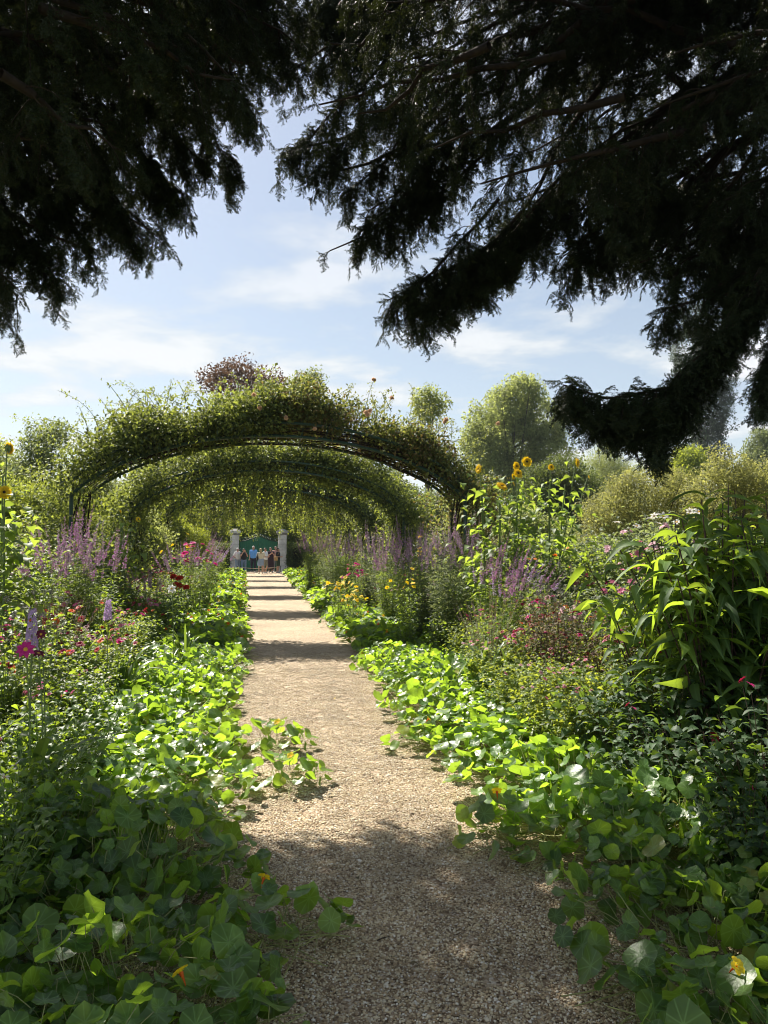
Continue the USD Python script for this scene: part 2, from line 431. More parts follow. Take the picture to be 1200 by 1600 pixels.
for key, col, tr in (("mauve", (0.38, 0.18, 0.33), 0.3), ("purple", (0.24, 0.15, 0.23), 0.25), ("lilac", (0.52, 0.36, 0.58), 0.35), ("dull_mauve", (0.36, 0.22, 0.33), 0.3), ("magenta", (0.58, 0.03, 0.24), 0.4), ("pink", (0.62, 0.20, 0.33), 0.4),
                     ("pale_pink", (0.66, 0.42, 0.48), 0.4), ("crimson", (0.32, 0.012, 0.05), 0.35), ("maroon", (0.15, 0.012, 0.04), 0.3), ("red", (0.50, 0.03, 0.025), 0.35), ("orange", (0.78, 0.17, 0.015), 0.4),
                     ("yellow", (0.90, 0.62, 0.02), 0.4), ("white", (0.75, 0.74, 0.70), 0.35), ("peach", (0.72, 0.50, 0.32), 0.35)):
    M[key] = plain_mat(key + "_petal", col, 0.6, 0.22, 30.0, trans=tr)
M["seed_disc"] = plain_mat("seed_disc", (0.020, 0.012, 0.008), 0.85, 0.4, 120.0, 0.5)
M["gold_disc"] = plain_mat("golden_disc", (0.55, 0.30, 0.03), 0.8, 0.3, 200.0)
M["thistle"] = plain_mat("thistle_head", (0.16, 0.15, 0.13), 0.85, 0.4, 80.0)
M["iron"] = plain_mat("green_painted_iron", (0.010, 0.040, 0.022), 0.45, 0.25, 6.0, spec=0.5)
M["gate"] = plain_mat("green_gate_paint", (0.012, 0.105, 0.052), 0.5, 0.12, 1.5)
M["stone"] = plain_mat("pillar_stone", (0.34, 0.33, 0.30), 0.9, color2=(0.62, 0.60, 0.55), scale=2.2, bump=0.4, bscale=14.0)
M["cap_stone"] = plain_mat("weathered_cap_stone", (0.16, 0.155, 0.14), 0.95, color2=(0.36, 0.35, 0.31), scale=3.0, bump=0.5, bscale=14.0)
M["rope"] = plain_mat("rope", (0.42, 0.36, 0.26), 0.9, 0.2, 40.0)

# ------------------------------------------------------------------ ground, path, hills
soil = plain_mat("soil", (0.035, 0.026, 0.017), 0.95, color2=(0.075, 0.055, 0.034), scale=6.0, bump=0.8, bscale=40.0)
meadow = usdkit.material(stage, "/World/Looks/meadow", {
    "geo": ("geometry", {}), "n": ("noise_texture", {"scale": 0.05, "detail": 6.0}), "n2": ("noise_texture", {"scale": 5.0, "detail": 5.0}),
    "r": ("rgb_ramp", {"ramp": [(0.3, (0.035, 0.055, 0.02)), (0.7, (0.085, 0.10, 0.035))]}), "mx": ("mix_color", {"blend_type": "multiply", "fac": 0.6}), "p": ("principled_bsdf", {"roughness": 0.9, "specular_ior_level": 0.1})},
    [("geo.position", "n.vector"), ("n.fac", "r.fac"), ("geo.position", "n2.vector"), ("r.color", "mx.a"), ("n2.fac", "mx.b"), ("mx.result", "p.base_color")], surface="p.BSDF")
g = Geo()
xs = np.array([-4000, -1500, -500, -100, -30, 30, 100, 500, 1500, 4000.0])
gxx, gyy = np.meshgrid(xs, xs + 60, indexing="ij")
gv = np.stack([gxx.ravel(), gyy.ravel(), np.full(100, -0.03)], 1)
ii, jj = np.meshgrid(np.arange(9), np.arange(9), indexing="ij")
qd = np.stack([ii * 10 + jj, ii * 10 + jj + 10, ii * 10 + jj + 11, ii * 10 + jj + 1], -1).reshape(-1, 4)
p = put("/World/ground", (gv, np.vstack([qd[:, [0, 1, 2]], qd[:, [0, 2, 3]]])), meadow)
tag(p, "green open ground reaching out to the distant hills", "ground", kind="structure")


def sheet(x0, x1, y0, y1, nx, ny, zf):
    X, Y = np.meshgrid(np.linspace(x0, x1, nx), np.linspace(y0, y1, ny), indexing="ij")
    Z = zf(X, Y)
    i, j = np.meshgrid(np.arange(nx - 1), np.arange(ny - 1), indexing="ij")
    q = np.stack([i * ny + j, i * ny + j + ny, i * ny + j + ny + 1, i * ny + j + 1], -1).reshape(-1, 4)
    return np.stack([X.ravel(), Y.ravel(), Z.ravel()], 1), np.vstack([q[:, [0, 1, 2]], q[:, [0, 2, 3]]])


def fb(x, y, s, seed=0):
    return meshkit.fbm(np.stack([x * s, y * s, 0 * x], -1), 3, seed)


for nm, x0, x1, lab in (("left_flower_bed", -9.0, -0.95, "dark earth of the long flower bed left of the path"), ("right_flower_bed", 2.35, 11.0, "dark earth of the long flower bed right of the path")):
    p = put("/World/" + nm, sheet(x0, x1, -2, 53, 26, 120, lambda X, Y: 0.03 + 0.05 * fb(X, Y, 1.3, 3) + 0.0 * X), soil, True)
    tag(p, lab, "flower bed", kind="structure")

gravel_mat = usdkit.material(stage, "/World/Looks/gravel", {
    "geo": ("geometry", {}), "v": ("voronoi_texture", {"scale": 85.0, "randomness": 1.0}), "v2": ("voronoi_texture", {"scale": 150.0}),
    "sc": ("separate_color", {}), "r": ("rgb_ramp", {"ramp": [(0.0, (0.13, 0.085, 0.05)), (0.25, (0.32, 0.225, 0.135)), (0.55, (0.47, 0.355, 0.225)), (0.8, (0.56, 0.445, 0.30)), (1.0, (0.68, 0.60, 0.48))]}),
    "n": ("noise_texture", {"scale": 0.9, "detail": 4.0}), "nr": ("map_range", {"from_min": 0.3, "from_max": 0.7, "to_min": 0.66, "to_max": 0.95, "clamp": True}),
    "hv": ("hsv", {}), "p": ("principled_bsdf", {"roughness": 0.8, "specular_ior_level": 0.3}), "b": ("bump", {"strength": 0.9, "distance": 0.012, "invert": True})},
    [("geo.position", "v.vector"), ("v.color", "sc.color"), ("sc.r", "r.fac"), ("r.color", "hv.color"), ("geo.position", "n.vector"), ("n.fac", "nr.value"), ("nr.result", "hv.value"),
     ("hv.color", "p.base_color"), ("v.distance", "b.height"), ("b.normal", "p.normal")], surface="p.BSDF")
p = put("/World/gravel_path", sheet(-1.25, 2.6, -3, 57, 30, 240, lambda X, Y: 0.012 + 0.03 * fb(X, Y, 0.8, 5) - 0.01), gravel_mat, True)
tag(p, "pale gravel path running straight to the green gate", "path", kind="structure")


def path_z(x, y):
    return 0.002 + 0.03 * fb(np.asarray(x, float), np.asarray(y, float), 0.8, 5)


pebble_mat = usdkit.material(stage, "/World/Looks/pebble", {
    "pos": ("geometry", {}), "ln": ("noise_texture", {"scale": 1.7, "detail": 4.0, "roughness": 0.6}), "lr": ("map_range", {"from_min": 0.35, "from_max": 0.65, "to_min": 0.72, "to_max": 1.08, "clamp": True}), "hv": ("hsv", {}),
    "geo": ("attribute", {"attribute": "rnd"}), "oi": ("object_info", {}), "ad": ("math", {"math_type": "add"}), "fr": ("math", {"math_type": "fraction"}),
    "r": ("rgb_ramp", {"ramp": [(0.0, (0.13, 0.085, 0.05)), (0.2, (0.32, 0.225, 0.125)), (0.45, (0.49, 0.375, 0.215)), (0.7, (0.58, 0.475, 0.30)), (0.9, (0.66, 0.585, 0.43)), (1.0, (0.76, 0.71, 0.62))]}),
    "p": ("principled_bsdf", {"roughness": 0.6, "specular_ior_level": 0.4})},
    [("geo.fac", "ad.value1"), ("oi.random", "ad.value2"), ("ad.value", "fr.value1"), ("fr.value", "r.fac"), ("r.color", "hv.color"), ("pos.position", "ln.vector"), ("ln.fac", "lr.value"), ("lr.result", "hv.value"), ("hv.color", "p.base_color")], surface="p.BSDF")


def pebble_patch(seed, side=0.30, n=1250):
    r = np.random.default_rng(seed)
    base = trimesh.creation.icosahedron()
    bv = unit(np.array(base.vertices))
    P = np.stack([r.uniform(-side / 2, side / 2, n), r.uniform(-side / 2, side / 2, n), r.uniform(-0.001, 0.004, n)], 1)
    s = r.lognormal(math.log(0.0042), 0.28, n)
    ax = np.stack([r.uniform(0.8, 1.4, n), r.uniform(0.7, 1.1, n), r.uniform(0.45, 0.8, n)], 1)
    jit = 1 + r.normal(0, 0.10, (n, len(bv), 1))
    th = r.uniform(0, 2 * PI, n)
    v = bv[None] * jit * ax[:, None] * s[:, None, None]
    c, sn = np.cos(th)[:, None], np.sin(th)[:, None]
    v = np.stack([v[..., 0] * c - v[..., 1] * sn, v[..., 0] * sn + v[..., 1] * c, v[..., 2]], -1) + P[:, None]
    f = np.array(base.faces)[None] + (np.arange(n) * len(bv))[:, None, None]
    return v.reshape(-1, 3), f.reshape(-1, 3), np.repeat(np.stack([np.zeros(n), np.zeros(n), r.uniform(0, 1, n)], 1), len(bv), 0)


px, py = np.meshgrid(np.arange(-0.9, 2.15, 0.27), np.arange(2.1, 12.5, 0.27), indexing="ij")
px, py = px.ravel() + R.uniform(-0.03, 0.03, px.size), py.ravel() + R.uniform(-0.03, 0.03, py.size)
keep = R.uniform(0, 1, len(px)) > (py - 10.5) / 3.0
px, py = px[keep], py[keep]
th = R.uniform(0, 2 * PI, len(px))
scatter_instances("/World/loose_gravel", [(f"pebble_patch_{k:03d}", pebble_patch(k, n=(1250, 1250, 1250, 1250, 620, 620, 260, 260)[k]), pebble_mat, True) for k in range(8)],
                  np.stack([px, py, path_z(px, py) + 0.001], 1), np.stack([np.sin(th), np.cos(th), 0 * th], 1), np.tile([0, 0, 1.0], (len(px), 1)), np.full(len(px), 1.0), idx=np.where(py < 6.6, 0, np.where(py < 7.8, R.choice([0, 4], len(px)), np.where(py < 9.2, 4, np.where(py < 10.4, R.choice([4, 6], len(px)), 6)))) + R.integers(0, 2, len(px)))
tag(stage.GetPrimAtPath("/World/loose_gravel"), "loose small buff and brown pebbles covering the near part of the path", "gravel", kind="stuff")

hill_mat = plain_mat("wooded_hill", (0.020, 0.036, 0.016), 0.95, color2=(0.065, 0.085, 0.035), scale=0.012, bump=0.0)
az = np.radians(np.linspace(-70, 90, 220))
rr = np.linspace(900, 1900, 12)
A, Rr = np.meshgrid(az, rr, indexing="ij")
prof = 40 + 62 * np.clip((np.degrees(A) - 12) / 14, 0, 1) + 16 * fb(np.degrees(A) / 5, 0 * A, 1.0, 8)
Hh = prof * np.clip((Rr - 900) / 500, 0, 1) ** 0.8 * np.where(Rr > 1600, 0.97, 1) + 6 * fb(A * 900, Rr, 0.03, 4) - 3
i, j = np.meshgrid(np.arange(219), np.arange(11), indexing="ij")
q = np.stack([i * 12 + j, i * 12 + j + 12, i * 12 + j + 13, i * 12 + j + 1], -1).reshape(-1, 4)
p = put("/World/hills", (np.stack([(Rr * np.sin(A)).ravel(), (Rr * np.cos(A)).ravel(), Hh.ravel()], 1), np.vstack([q[:, [0, 2, 1]], q[:, [0, 3, 2]]])), hill_mat, True)
tag(p, "blue hazy wooded hills on the horizon", "hills", kind="structure")

haze_mat = usdkit.material(stage, "/World/Looks/haze", {"v": ("principled_volume", {"color": (0.80, 0.88, 1.0), "density": 0.00015, "anisotropy": 0.0})}, [], volume="v.volume")
hz = put("/World/haze", box(-4100, 4100, -4050, 4100, -1.2, 190), haze_mat)
tag(hz, "thin blue summer haze softening the far trees and hills", "haze", kind="stuff")

# ------------------------------------------------------------------ metal arches
ARCH_Y = [15.4 + 6.6 * k for k in range(6)]
AXL, AXR = gx(113, 15.0), gx(724, 15.0)
AZ_APEX, AZ_SPRING = 3.78, 2.55
ordinal = ["first, nearest", "second", "third", "fourth", "fifth", "sixth, farthest"]


def arch_curve(t, dz=0.0, inset=0.0):
    """t from 0 (left springing) to 1: point (x, z) on a flat arch."""
    x = AXL + inset + (AXR - AXL - 2 * inset) * t
    s = np.clip(1 - (2 * t - 1) ** 2, 0, 1)
    return x, AZ_SPRING + dz + (AZ_APEX - AZ_SPRING) * s ** 0.72


def make_arch(parent):
    t = (1 - np.cos(np.linspace(0, PI, 41))) / 2
    for k, (yy, dz) in enumerate(((-0.55, 0.0), (0.55, 0.0))):
        for up, rad in ((0.0, 0.034), (0.26, 0.030)):
            x, z = arch_curve(t, dz + up)
            pts = np.stack([x, np.full_like(x, yy), z], 1)
            part(parent, "hoop", tube(pts, rad, 6, True), M["iron"], True)
        for s, X in ((0, AXL), (1, AXR)):
            part(parent, "post", tube([(X, yy, 0.0), (X, yy, 1.3), (X, yy, AZ_SPRING + 0.02)], 0.036, 6, True), M["iron"], True)
    for tt in np.linspace(0.06, 0.94, 15):
        x, z = arch_curve(np.array([tt]))
        part(parent, "crossbar", tube([(x[0], -0.55, z[0]), (x[0], 0.55, z[0])], 0.018, 5, True), M["iron"], True)
        if int(tt * 100) % 2 == 0:
            part(parent, "strut", tube([(x[0], -0.55, z[0]), (x[0] + 0.06, -0.55, z[0] + 0.26)], 0.014, 4, True), M["iron"], True)


arch_model = model("metal_arch")
make_arch(arch_model)
for k, y in enumerate(ARCH_Y):
    copy(arch_model, "metal_arch", f"dark green flat metal arch over the path, {ordinal[k]} of the row", "arch", (0, y, 0), group="metal arches over the path")


# ------------------------------------------------------------------ climbers on the arches
def leaf_clump(base, n, rad, size, seed, drop=0.0):
    """A loose ball of leaves about the origin; y of the leaf points outward."""
    r = np.random.default_rng(seed)
    d = unit(r.normal(size=(n, 3)))
    P = d * rad * r.uniform(0.25, 1, (n, 1)) ** 0.6
    Y = unit(d + 0.7 * r.normal(size=(n, 3)) + [0, 0, -drop])
    Z = unit(np.array([0, 0, 1.0]) + 0.6 * r.normal(size=(n, 3)) + 0.3 * d)
    return scatter(base, P, Y, Z, size * r.uniform(0.65, 1.2, n))


def rnd_dirs(r, n, up=0.4):
    return unit(r.normal(size=(n, 3)) + [0, 0, up])


def arch_foliage(parent, y0, t0, t1, n, seed, mat, thick, low, size=0.055, side=0.0, peaks=0.35, hang=None):
    """Leaf clumps around the arch from t0 to t1 as the part 'foliage'."""
    r = np.random.default_rng(seed)
    t = r.uniform(t0, t1, n)
    x, z = arch_curve(np.clip(t, 0, 1))
    th = thick * (0.80 + 0.14 * np.sin(9 * t + seed) + 0.12 * np.sin(23 * t + 2 * seed) + 0.10 * np.sin(51 * t + seed))
    h = r.beta(1.15, 1.25, n)
    zz = z + low + (th - low) * h + np.abs(r.normal(0, 0.10, n)) * (r.uniform(0, 1, n) < 0.3)
    yy = y0 + r.uniform(-1, 1, n) * (0.85 + 0.25 * np.sin(7 * t))* (1 - 0.35 * h)
    xx = x + r.normal(0, 0.05, n)
    P = [np.stack([xx, yy, zz], 1)]
    m = int(n * 0.24)
    for s, (a, X) in enumerate(((t0 <= 0.02, AXL), (t1 >= 0.98, AXR))):       # foliage down the posts
        if a:
            zp = r.uniform(0.6, AZ_SPRING + 0.5, m)
            P.append(np.stack([X + r.normal(0, 0.36, m) + (-0.28 if X < 0 else 0.28) * (zp / 2.5), y0 + r.uniform(-0.95, 0.95, m), zp], 1))
    P = np.vstack(P)
    nz = meshkit.noise(P * [1.5, 1.5, 2.2], seed) + 0.5 * meshkit.noise(P * 4.1, seed + 1)
    P = P[nz > r.uniform(0.35, 0.85, len(P))]
    k = len(P)
    protos = [(f"leaf_clump_{q:03d}" if q else "leaf_clump", leaf_clump(SMALL, 26, 0.27, size * 1.2, seed * 10 + q, 0.3), (mat, M["rose_dark"], mat, M["rose_bronze"] if seed == 22 or q != 3 else mat)[q], False) for q in range(4)]
    Y = unit(r.normal(size=(k, 3)) * [1, 1, 0.3])
    scatter_instances(parent + "/foliage", protos, P, Y, np.array([0, -0.35, 0.8]) + r.normal(0, 0.45, (k, 3)), r.uniform(0.65, 1.4, k))
    # canes running along the arch
    g = Geo()
    for c in range(44):
        a, b = np.sort(r.uniform(t0, t1, 2))
        if b - a < 0.15:
            b = min(t1, a + 0.25)
        ts = np.linspace(a, b, 14)
        X, Z = arch_curve(np.clip(ts, 0, 1))
        w = r.uniform(0, 0.28) + 0.07 * np.sin(ts * r.uniform(8, 24) + r.uniform(0, 6))
        Yc = y0 + r.uniform(-0.55, 0.55) + 0.12 * np.sin(ts * r.uniform(5, 20) + r.uniform(0, 6))
        g.add(*tube(np.stack([X, Yc, Z + w], 1), r.uniform(0.007, 0.014), 4))
    for X in ([AXL] if t0 <= 0.02 else []) + ([AXR] if t1 >= 0.98 else []):
        for c in range(6):
            o = r.normal(0, 0.12, 2)
            g.add(*tube(bez((X + o[0], y0 + o[1], 0), (X + 2 * o[0], y0 + 2 * o[1], 1.3), (X + o[1], y0 + o[0], AZ_SPRING + 0.15), 7), 0.016, 5))
    part(parent, "canes", g, M["bark"], True, kind="stuff")


def sprays(parent, spec, mat, seed, size=0.06, name="long_shoot"):
    """Long arching shoots standing out of the foliage, each one a part with its leaves as sub-part. spec: (start, middle, end)."""
    r = np.random.default_rng(seed)
    for a, b, c in spec:
        pts = bez(a, b, c, 9)
        pth = part(parent, name, tube(pts, np.linspace(0.008, 0.003, 9), 4), M["stem"], True)
        L = np.linalg.norm(np.diff(pts, axis=0), axis=1).sum()
        n = max(10, int(L / 0.022))
        t = np.sort(r.uniform(0.05, 1, n))
        P = np.stack([np.interp(t, np.linspace(0, 1, 9), pts[:, k]) for k in range(3)], 1) + r.normal(0, 0.035, (n, 3))
        Y = unit(r.normal(size=(n, 3)) + [0, 0, -0.2])
        part(pth, "leaves", scatter(SMALL, P, Y, np.tile([0, 0, 1.0], (n, 1)) + r.normal(0, 0.4, (n, 3)), size * r.uniform(0.6, 1.2, n)), mat, kind="stuff")


def rose_bloom(seed, rad=0.045):
    r = np.random.default_rng(seed)
    n = 22
    d = unit(r.normal(size=(n, 3)) + [0, 0, 0.6])
    return scatter(ROUND_LOW[0], d * rad * 0.55, rnd_dirs(r, n), d + 0.2 * r.normal(size=(n, 3)), rad * r.uniform(0.5, 0.8, n))


# first arch: vine on the left half, rambling rose on the right half
vine = thing("climbing_vine", "leafy green climber smothering the left half of the nearest arch, long shoots against the sky", "climber")
arch_foliage(vine, 15.4, -0.02, 0.52, 1650, 21, M["vine_leaf"], 0.98, 0.16, 0.064)
Y1 = 15.4
sp = []
for (u0, v0), (u1, v1), (u2, v2) in (((150, 700), (170, 640), (90, 610)), ((180, 670), (160, 620), (250, 640)), ((200, 650), (200, 590), (258, 628)), ((230, 650), (215, 600), (180, 596)), ((120, 720), (60, 660), (20, 652)),
                                     ((110, 740), (70, 690), (30, 690)), ((140, 710), (110, 650), (60, 665)), ((290, 630), (285, 590), (310, 600)), ((330, 630), (345, 590), (352, 596)), ((100, 760), (55, 730), (45, 745)),
                                     ((200, 680), (140, 640), (120, 660)), ((250, 650), (240, 610), (275, 605)), ((90, 770), (40, 700), (70, 660)), ((160, 700), (90, 640), (40, 660))):
    sp.append((at(u0, v0, Y1 + R.uniform(-.4, .4)), at(u1, v1, Y1 + R.uniform(-.6, .6)), at(u2, v2, Y1 + R.uniform(-.8, .8))))


def top_shoots(n, t0, t1, y0, seed, thick):
    r = np.random.default_rng(seed)
    out = []
    for q in range(n):
        t = r.uniform(t0, t1)
        x, z = arch_curve(np.array([t]))
        nrm = unit([(t - 0.5) * 1.6, 0, 1.0])
        a = np.array([x[0], y0 + r.uniform(-0.8, 0.8), z[0] + 0.15]) + nrm * thick * r.uniform(0.5, 0.85)
        d = unit(nrm + r.normal(0, 0.55, 3))
        L = r.uniform(0.35, 0.85)
        out.append((a, a + d * L * 0.6, a + d * L + [0, 0, -0.15 * L]))
    return out


sprays(vine, sp + top_shoots(46, 0.0, 0.5, Y1, 81, 0.9), M["vine_leaf"], 5)
rose = thing("climbing_rose", "rambling rose with bronze tints and peach blooms over the nearest arch's right half", "climber")
arch_foliage(rose, 15.4, 0.46, 1.02, 1650, 22, M["rose_leaf"], 0.96, 0.22, 0.062)
sp = []
for (u0, v0), (u1, v1), (u2, v2) in (((540, 640), (545, 605), (552, 600)), ((570, 640), (580, 600), (584, 596)), ((600, 650), (600, 600), (612, 612)), ((640, 660), (655, 640), (660, 634)), ((680, 680), (690, 660), (720, 672)),
                                     ((690, 680), (700, 650), (712, 660)), ((720, 720), (755, 680), (775, 665)), ((640, 650), (650, 610), (640, 600)), ((735, 760), (760, 740), (742, 720)), ((470, 640), (480, 602), (500, 606)), ((400, 640), (395, 605), (410, 606))):
    sp.append((at(u0, v0, Y1 + R.uniform(-.4, .4)), at(u1, v1, Y1 + R.uniform(-.6, .6)), at(u2, v2, Y1 + R.uniform(-.8, .8))))
sprays(rose, sp + top_shoots(50, 0.48, 1.0, Y1, 82, 0.9), M["rose_leaf"], 6)
for k, (u, v) in enumerate(((584, 594), (572, 645), (578, 642), (697, 656), (695, 659), (397, 617), (406, 638), (492, 670), (778, 662), (447, 653), (574, 648), (612, 622))):
    q = at(u, v, Y1 - 0.95)
    b = rose_bloom(k)
    part(rose, "rose_bloom", (b[0] + q, b[1], b[2]), M["peach"])
climb_lab = ["", "dense green climber over the second arch with tendrils hanging below it", "yellow green climber hanging in curtains from the third arch", "leafy climber over the fourth arch, seen through the nearer arches", "leafy climber over the fifth arch, deep in the tunnel", "leafy climber over the last arch, in front of the gate"]
for k in range(1, 6):
    c = thing("climbing_rose", climb_lab[k], "climber")
    arch_foliage(c, ARCH_Y[k], -0.02, 1.02, 1900 if k < 3 else 1300, 30 + k, M["vine_leaf"] if k in (1, 2, 4) else M["rose_leaf"], 1.15, -0.15, 0.075, hang=None)
    r = np.random.default_rng(60 + k)
    sp = []
    for q in range((34, 60, 40, 20, 14)[k - 1]):                                   # hanging trails
        tt = r.uniform(0.06, 0.62 if k == 1 else 0.9)
        x, z = arch_curve(np.array([tt]))
        a = np.array([x[0], ARCH_Y[k] + r.uniform(-0.7, 0.7), z[0]])
        L = r.uniform(0.4, 1.3) if k == 1 else r.uniform(0.6, 1.9)
        sp.append((a, a + [r.normal(0, .1), r.normal(0, .1), -L * .5], a + [r.normal(0, .12), r.normal(0, .12), -L]))
    sprays(c, sp, M["yellow_green"], 70 + k, 0.075, "hanging_trail")


# ------------------------------------------------------------------ trees and shrubs
def tree(name, label, cat, base, lobes, n, mat, size, clump=0.6, trunk=0.25, seed=0, bark="far_bark", per=34, limbs=9, group=None, drop=0.2, shell=0.45, leaf=SMALL):
    """Tree: tapered trunk, limbs, and a crown of leaf clumps spread through lobes [(dx, dy, z, rx, rz)] (relative to base)."""
    r = np.random.default_rng(seed + 500)
    path = thing(name, label, cat, base, group=group)
    top = max(l[2] + 0.5 * l[4] for l in lobes)
    cx = np.mean([l[:2] for l in lobes], 0)
    pts = bez((0, 0, -0.1), (r.normal(0, trunk), r.normal(0, trunk), top * 0.4), (cx[0], cx[1], top * 0.85), 9)
    part(path, "trunk", tube(pts, np.linspace(trunk, trunk * 0.15, 9), 8), M[bark], True)
    for k in range(limbs):
        l = lobes[k % len(lobes)]
        a = pts[r.integers(2, 7)]
        d = unit(r.normal(size=3) + [0, 0, 0.4])
        c = np.array([l[0], l[1], l[2]]) + d * [l[3] * .75, l[3] * .75, l[4] * .75]
        part(path, "limb", tube(bez(a, (a + c) / 2 + [0, 0, 0.15 * l[4]], c, 7), np.linspace(trunk * 0.4, trunk * 0.06, 7), 6), M[bark], True)
    vol = np.array([l[3] ** 2 * l[4] for l in lobes]) ** (2 / 3)
    which = r.choice(len(lobes), n, p=vol / vol.sum())
    L = np.array(lobes)[which]
    d = unit(r.normal(size=(n, 3)))
    rad = r.uniform(shell, 1.0, n) ** 0.7 * (0.70 + 0.52 * meshkit.noise(d * 3.6 + which[:, None] * 7, seed))
    P = L[:, :3] + d * rad[:, None] * L[:, [3, 3, 4]]
    d = d[P[:, 2] > 0.1]
    P = P[P[:, 2] > 0.1]
    k = len(P)
    protos = [(f"leaf_clump_{q:03d}" if q else "leaf_clump", leaf_clump(leaf, per, clump * 0.55, size, seed * 7 + q, drop), mat, False) for q in range(3)]
    scatter_instances(path + "/crown", protos, P, unit(r.normal(size=(k, 3)) * [1, 1, 0.4]), np.array([0, 0, 0.55]) + 0.85 * d + r.normal(0, 0.3, (k, 3)), r.uniform(0.7, 1.35, k))
    return path


def lobes_px(y, items, depth=1.0):
    """Lobes given as (u, v, ru, rv) of the photograph at the distance y; returns base and lobes."""
    base = np.array([gx(np.mean([i[0] for i in items]), y), y, 0.0])
    r = np.random.default_rng(len(items) * 7 + int(y))
    out = []
    for u, v, ru, rv in items:
        p = at(u, v, y)
        s = y / ray(u, v)[1] / 1200
        out.append((p[0] - base[0], r.uniform(-0.5, 0.5) * ru * s * depth, p[2], ru * s, rv * s))
    return base, out


b, l = lobes_px(105, [(800, 640, 50, 52), (765, 660, 42, 50), (840, 655, 42, 48), (805, 690, 65, 50), (850, 705, 42, 42), (755, 705, 40, 40), (810, 615, 40, 30), (860, 680, 25, 25), (735, 690, 22, 25), (770, 745, 50, 45), (840, 750, 55, 45), (800, 780, 60, 50)])
tree("round_tree", "big round crowned tree beyond the sunflowers, sunlit at the top", "tree", b, l, 1900, M["tree_green"], 0.36, 1.35, 0.5, 1, limbs=14)
b, l = lobes_px(135, [(1088, 500, 22, 32), (1085, 545, 34, 45), (1100, 590, 40, 50), (1105, 640, 44, 55), (1100, 690, 48, 50), (1112, 560, 26, 40), (1120, 620, 28, 45), (1070, 600, 22, 40), (1095, 740, 46, 50)])
tree("poplar_tree", "tall dark columnar poplar behind the drooping yew branch on the right", "tree", b, l, 1700, M["poplar"], 0.34, 1.2, 0.5, 2, limbs=12, drop=-0.3)
b, l = lobes_px(95, [(1190, 700, 26, 28), (1178, 725, 28, 28), (1205, 690, 30, 22), (1210, 730, 40, 40), (1185, 770, 50, 45)])
tree("grey_green_tree", "soft grey green tree at the right edge below the poplar", "tree", b, l, 1200, M["grey_green"], 0.28, 1.2, 0.3, 3)
b, l = lobes_px(70, [(945, 715, 22, 30), (930, 735, 22, 25), (960, 735, 25, 25), (945, 755, 35, 25), (985, 740, 22, 20), (950, 790, 50, 40)])
tree("bushy_conifer", "feathery dark green bush right of the round tree, hills behind it", "tree", b, l, 900, M["tree_green"], 0.24, 1.1, 0.25, 4, leaf=NARROW)
b, l = lobes_px(45, [(880, 740, 40, 28), (905, 770, 40, 40), (870, 780, 45, 40), (900, 810, 40, 30), (840, 760, 35, 35), (860, 840, 60, 40), (920, 850, 45, 40)])
tree("dark_evergreen", "dark evergreen shrub standing behind the sunflowers", "shrub", b, l, 1500, M["tree_dark"], 0.13, 0.7, 0.2, 5)
b, l = lobes_px(60, [(1075, 725, 26, 26), (1060, 745, 30, 22), (1040, 735, 16, 16)])
tree("young_tree", "light green young tree in front of the poplar's foot", "tree", b, l, 420, M["yellow_green"], 0.2, 0.9, 0.15, 6)
b, l = lobes_px(17, [(1000, 775, 60, 40), (960, 800, 50, 35), (1040, 760, 45, 32), (1010, 820, 80, 35), (1065, 790, 50, 40), (985, 755, 25, 18), (960, 865, 70, 55), (1050, 870, 80, 60), (1000, 920, 90, 50), (930, 830, 30, 30)])
tree("olive_shrub", "big olive green shrub with a rounded top, left of its twin with upright tips", "shrub", b, l, 1250, M["tree_olive"], 0.055, 0.36, 0.06, 7, bark="bark", per=44, limbs=16)
b, l = lobes_px(15.5, [(1125, 740, 35, 30), (1115, 775, 55, 40), (1165, 760, 45, 35), (1190, 790, 50, 40), (1130, 815, 70, 30), (1130, 715, 12, 18), (1210, 740, 30, 25), (1150, 880, 90, 60), (1220, 870, 70, 70), (1120, 930, 80, 50)])
tree("olive_shrub", "big olive green shrub with upright tips, behind the long leaved plant at the right", "shrub", b, l, 1250, M["tree_olive"], 0.055, 0.36, 0.06, 8, bark="bark", per=44, limbs=16)
b, l = lobes_px(62, [(335, 592, 28, 18), (368, 582, 34, 20), (405, 592, 36, 16), (435, 600, 20, 12), (380, 612, 60, 18)])
tree("copper_tree", "sparse copper leaved tree top showing above the nearest arch", "tree", b, l, 210, M["tree_copper"], 0.24, 1.0, 0.3, 9, limbs=22, shell=0.2, per=22)
b, l = lobes_px(60, [(470, 595, 16, 12), (492, 592, 16, 13), (480, 605, 26, 12)])
tree("airy_tree", "airy pale green tree top showing above the middle of the arch", "tree", b, l, 120, M["grey_green"], 0.22, 0.9, 0.2, 10, limbs=18, shell=0.2, per=16)
b, l = lobes_px(48, [(658, 625, 14, 16), (672, 618, 14, 18), (685, 635, 15, 16), (665, 645, 22, 14)])
tree("sparse_tree", "sparse upright young tree showing through the gap right of the arch", "tree", b, l, 170, M["tree_green"], 0.17, 0.75, 0.12, 11, limbs=18, shell=0.2, per=16)
b, l = lobes_px(24, [(55, 690, 30, 34), (75, 720, 36, 30), (40, 730, 30, 30), (90, 680, 24, 24)])
tree("light_sapling", "thin sapling with loose leaves against the sky left of the arch", "tree", b, l, 240, M["grey_green"], 0.09, 0.5, 0.06, 12, limbs=20, shell=0.2, per=20, bark="bark")
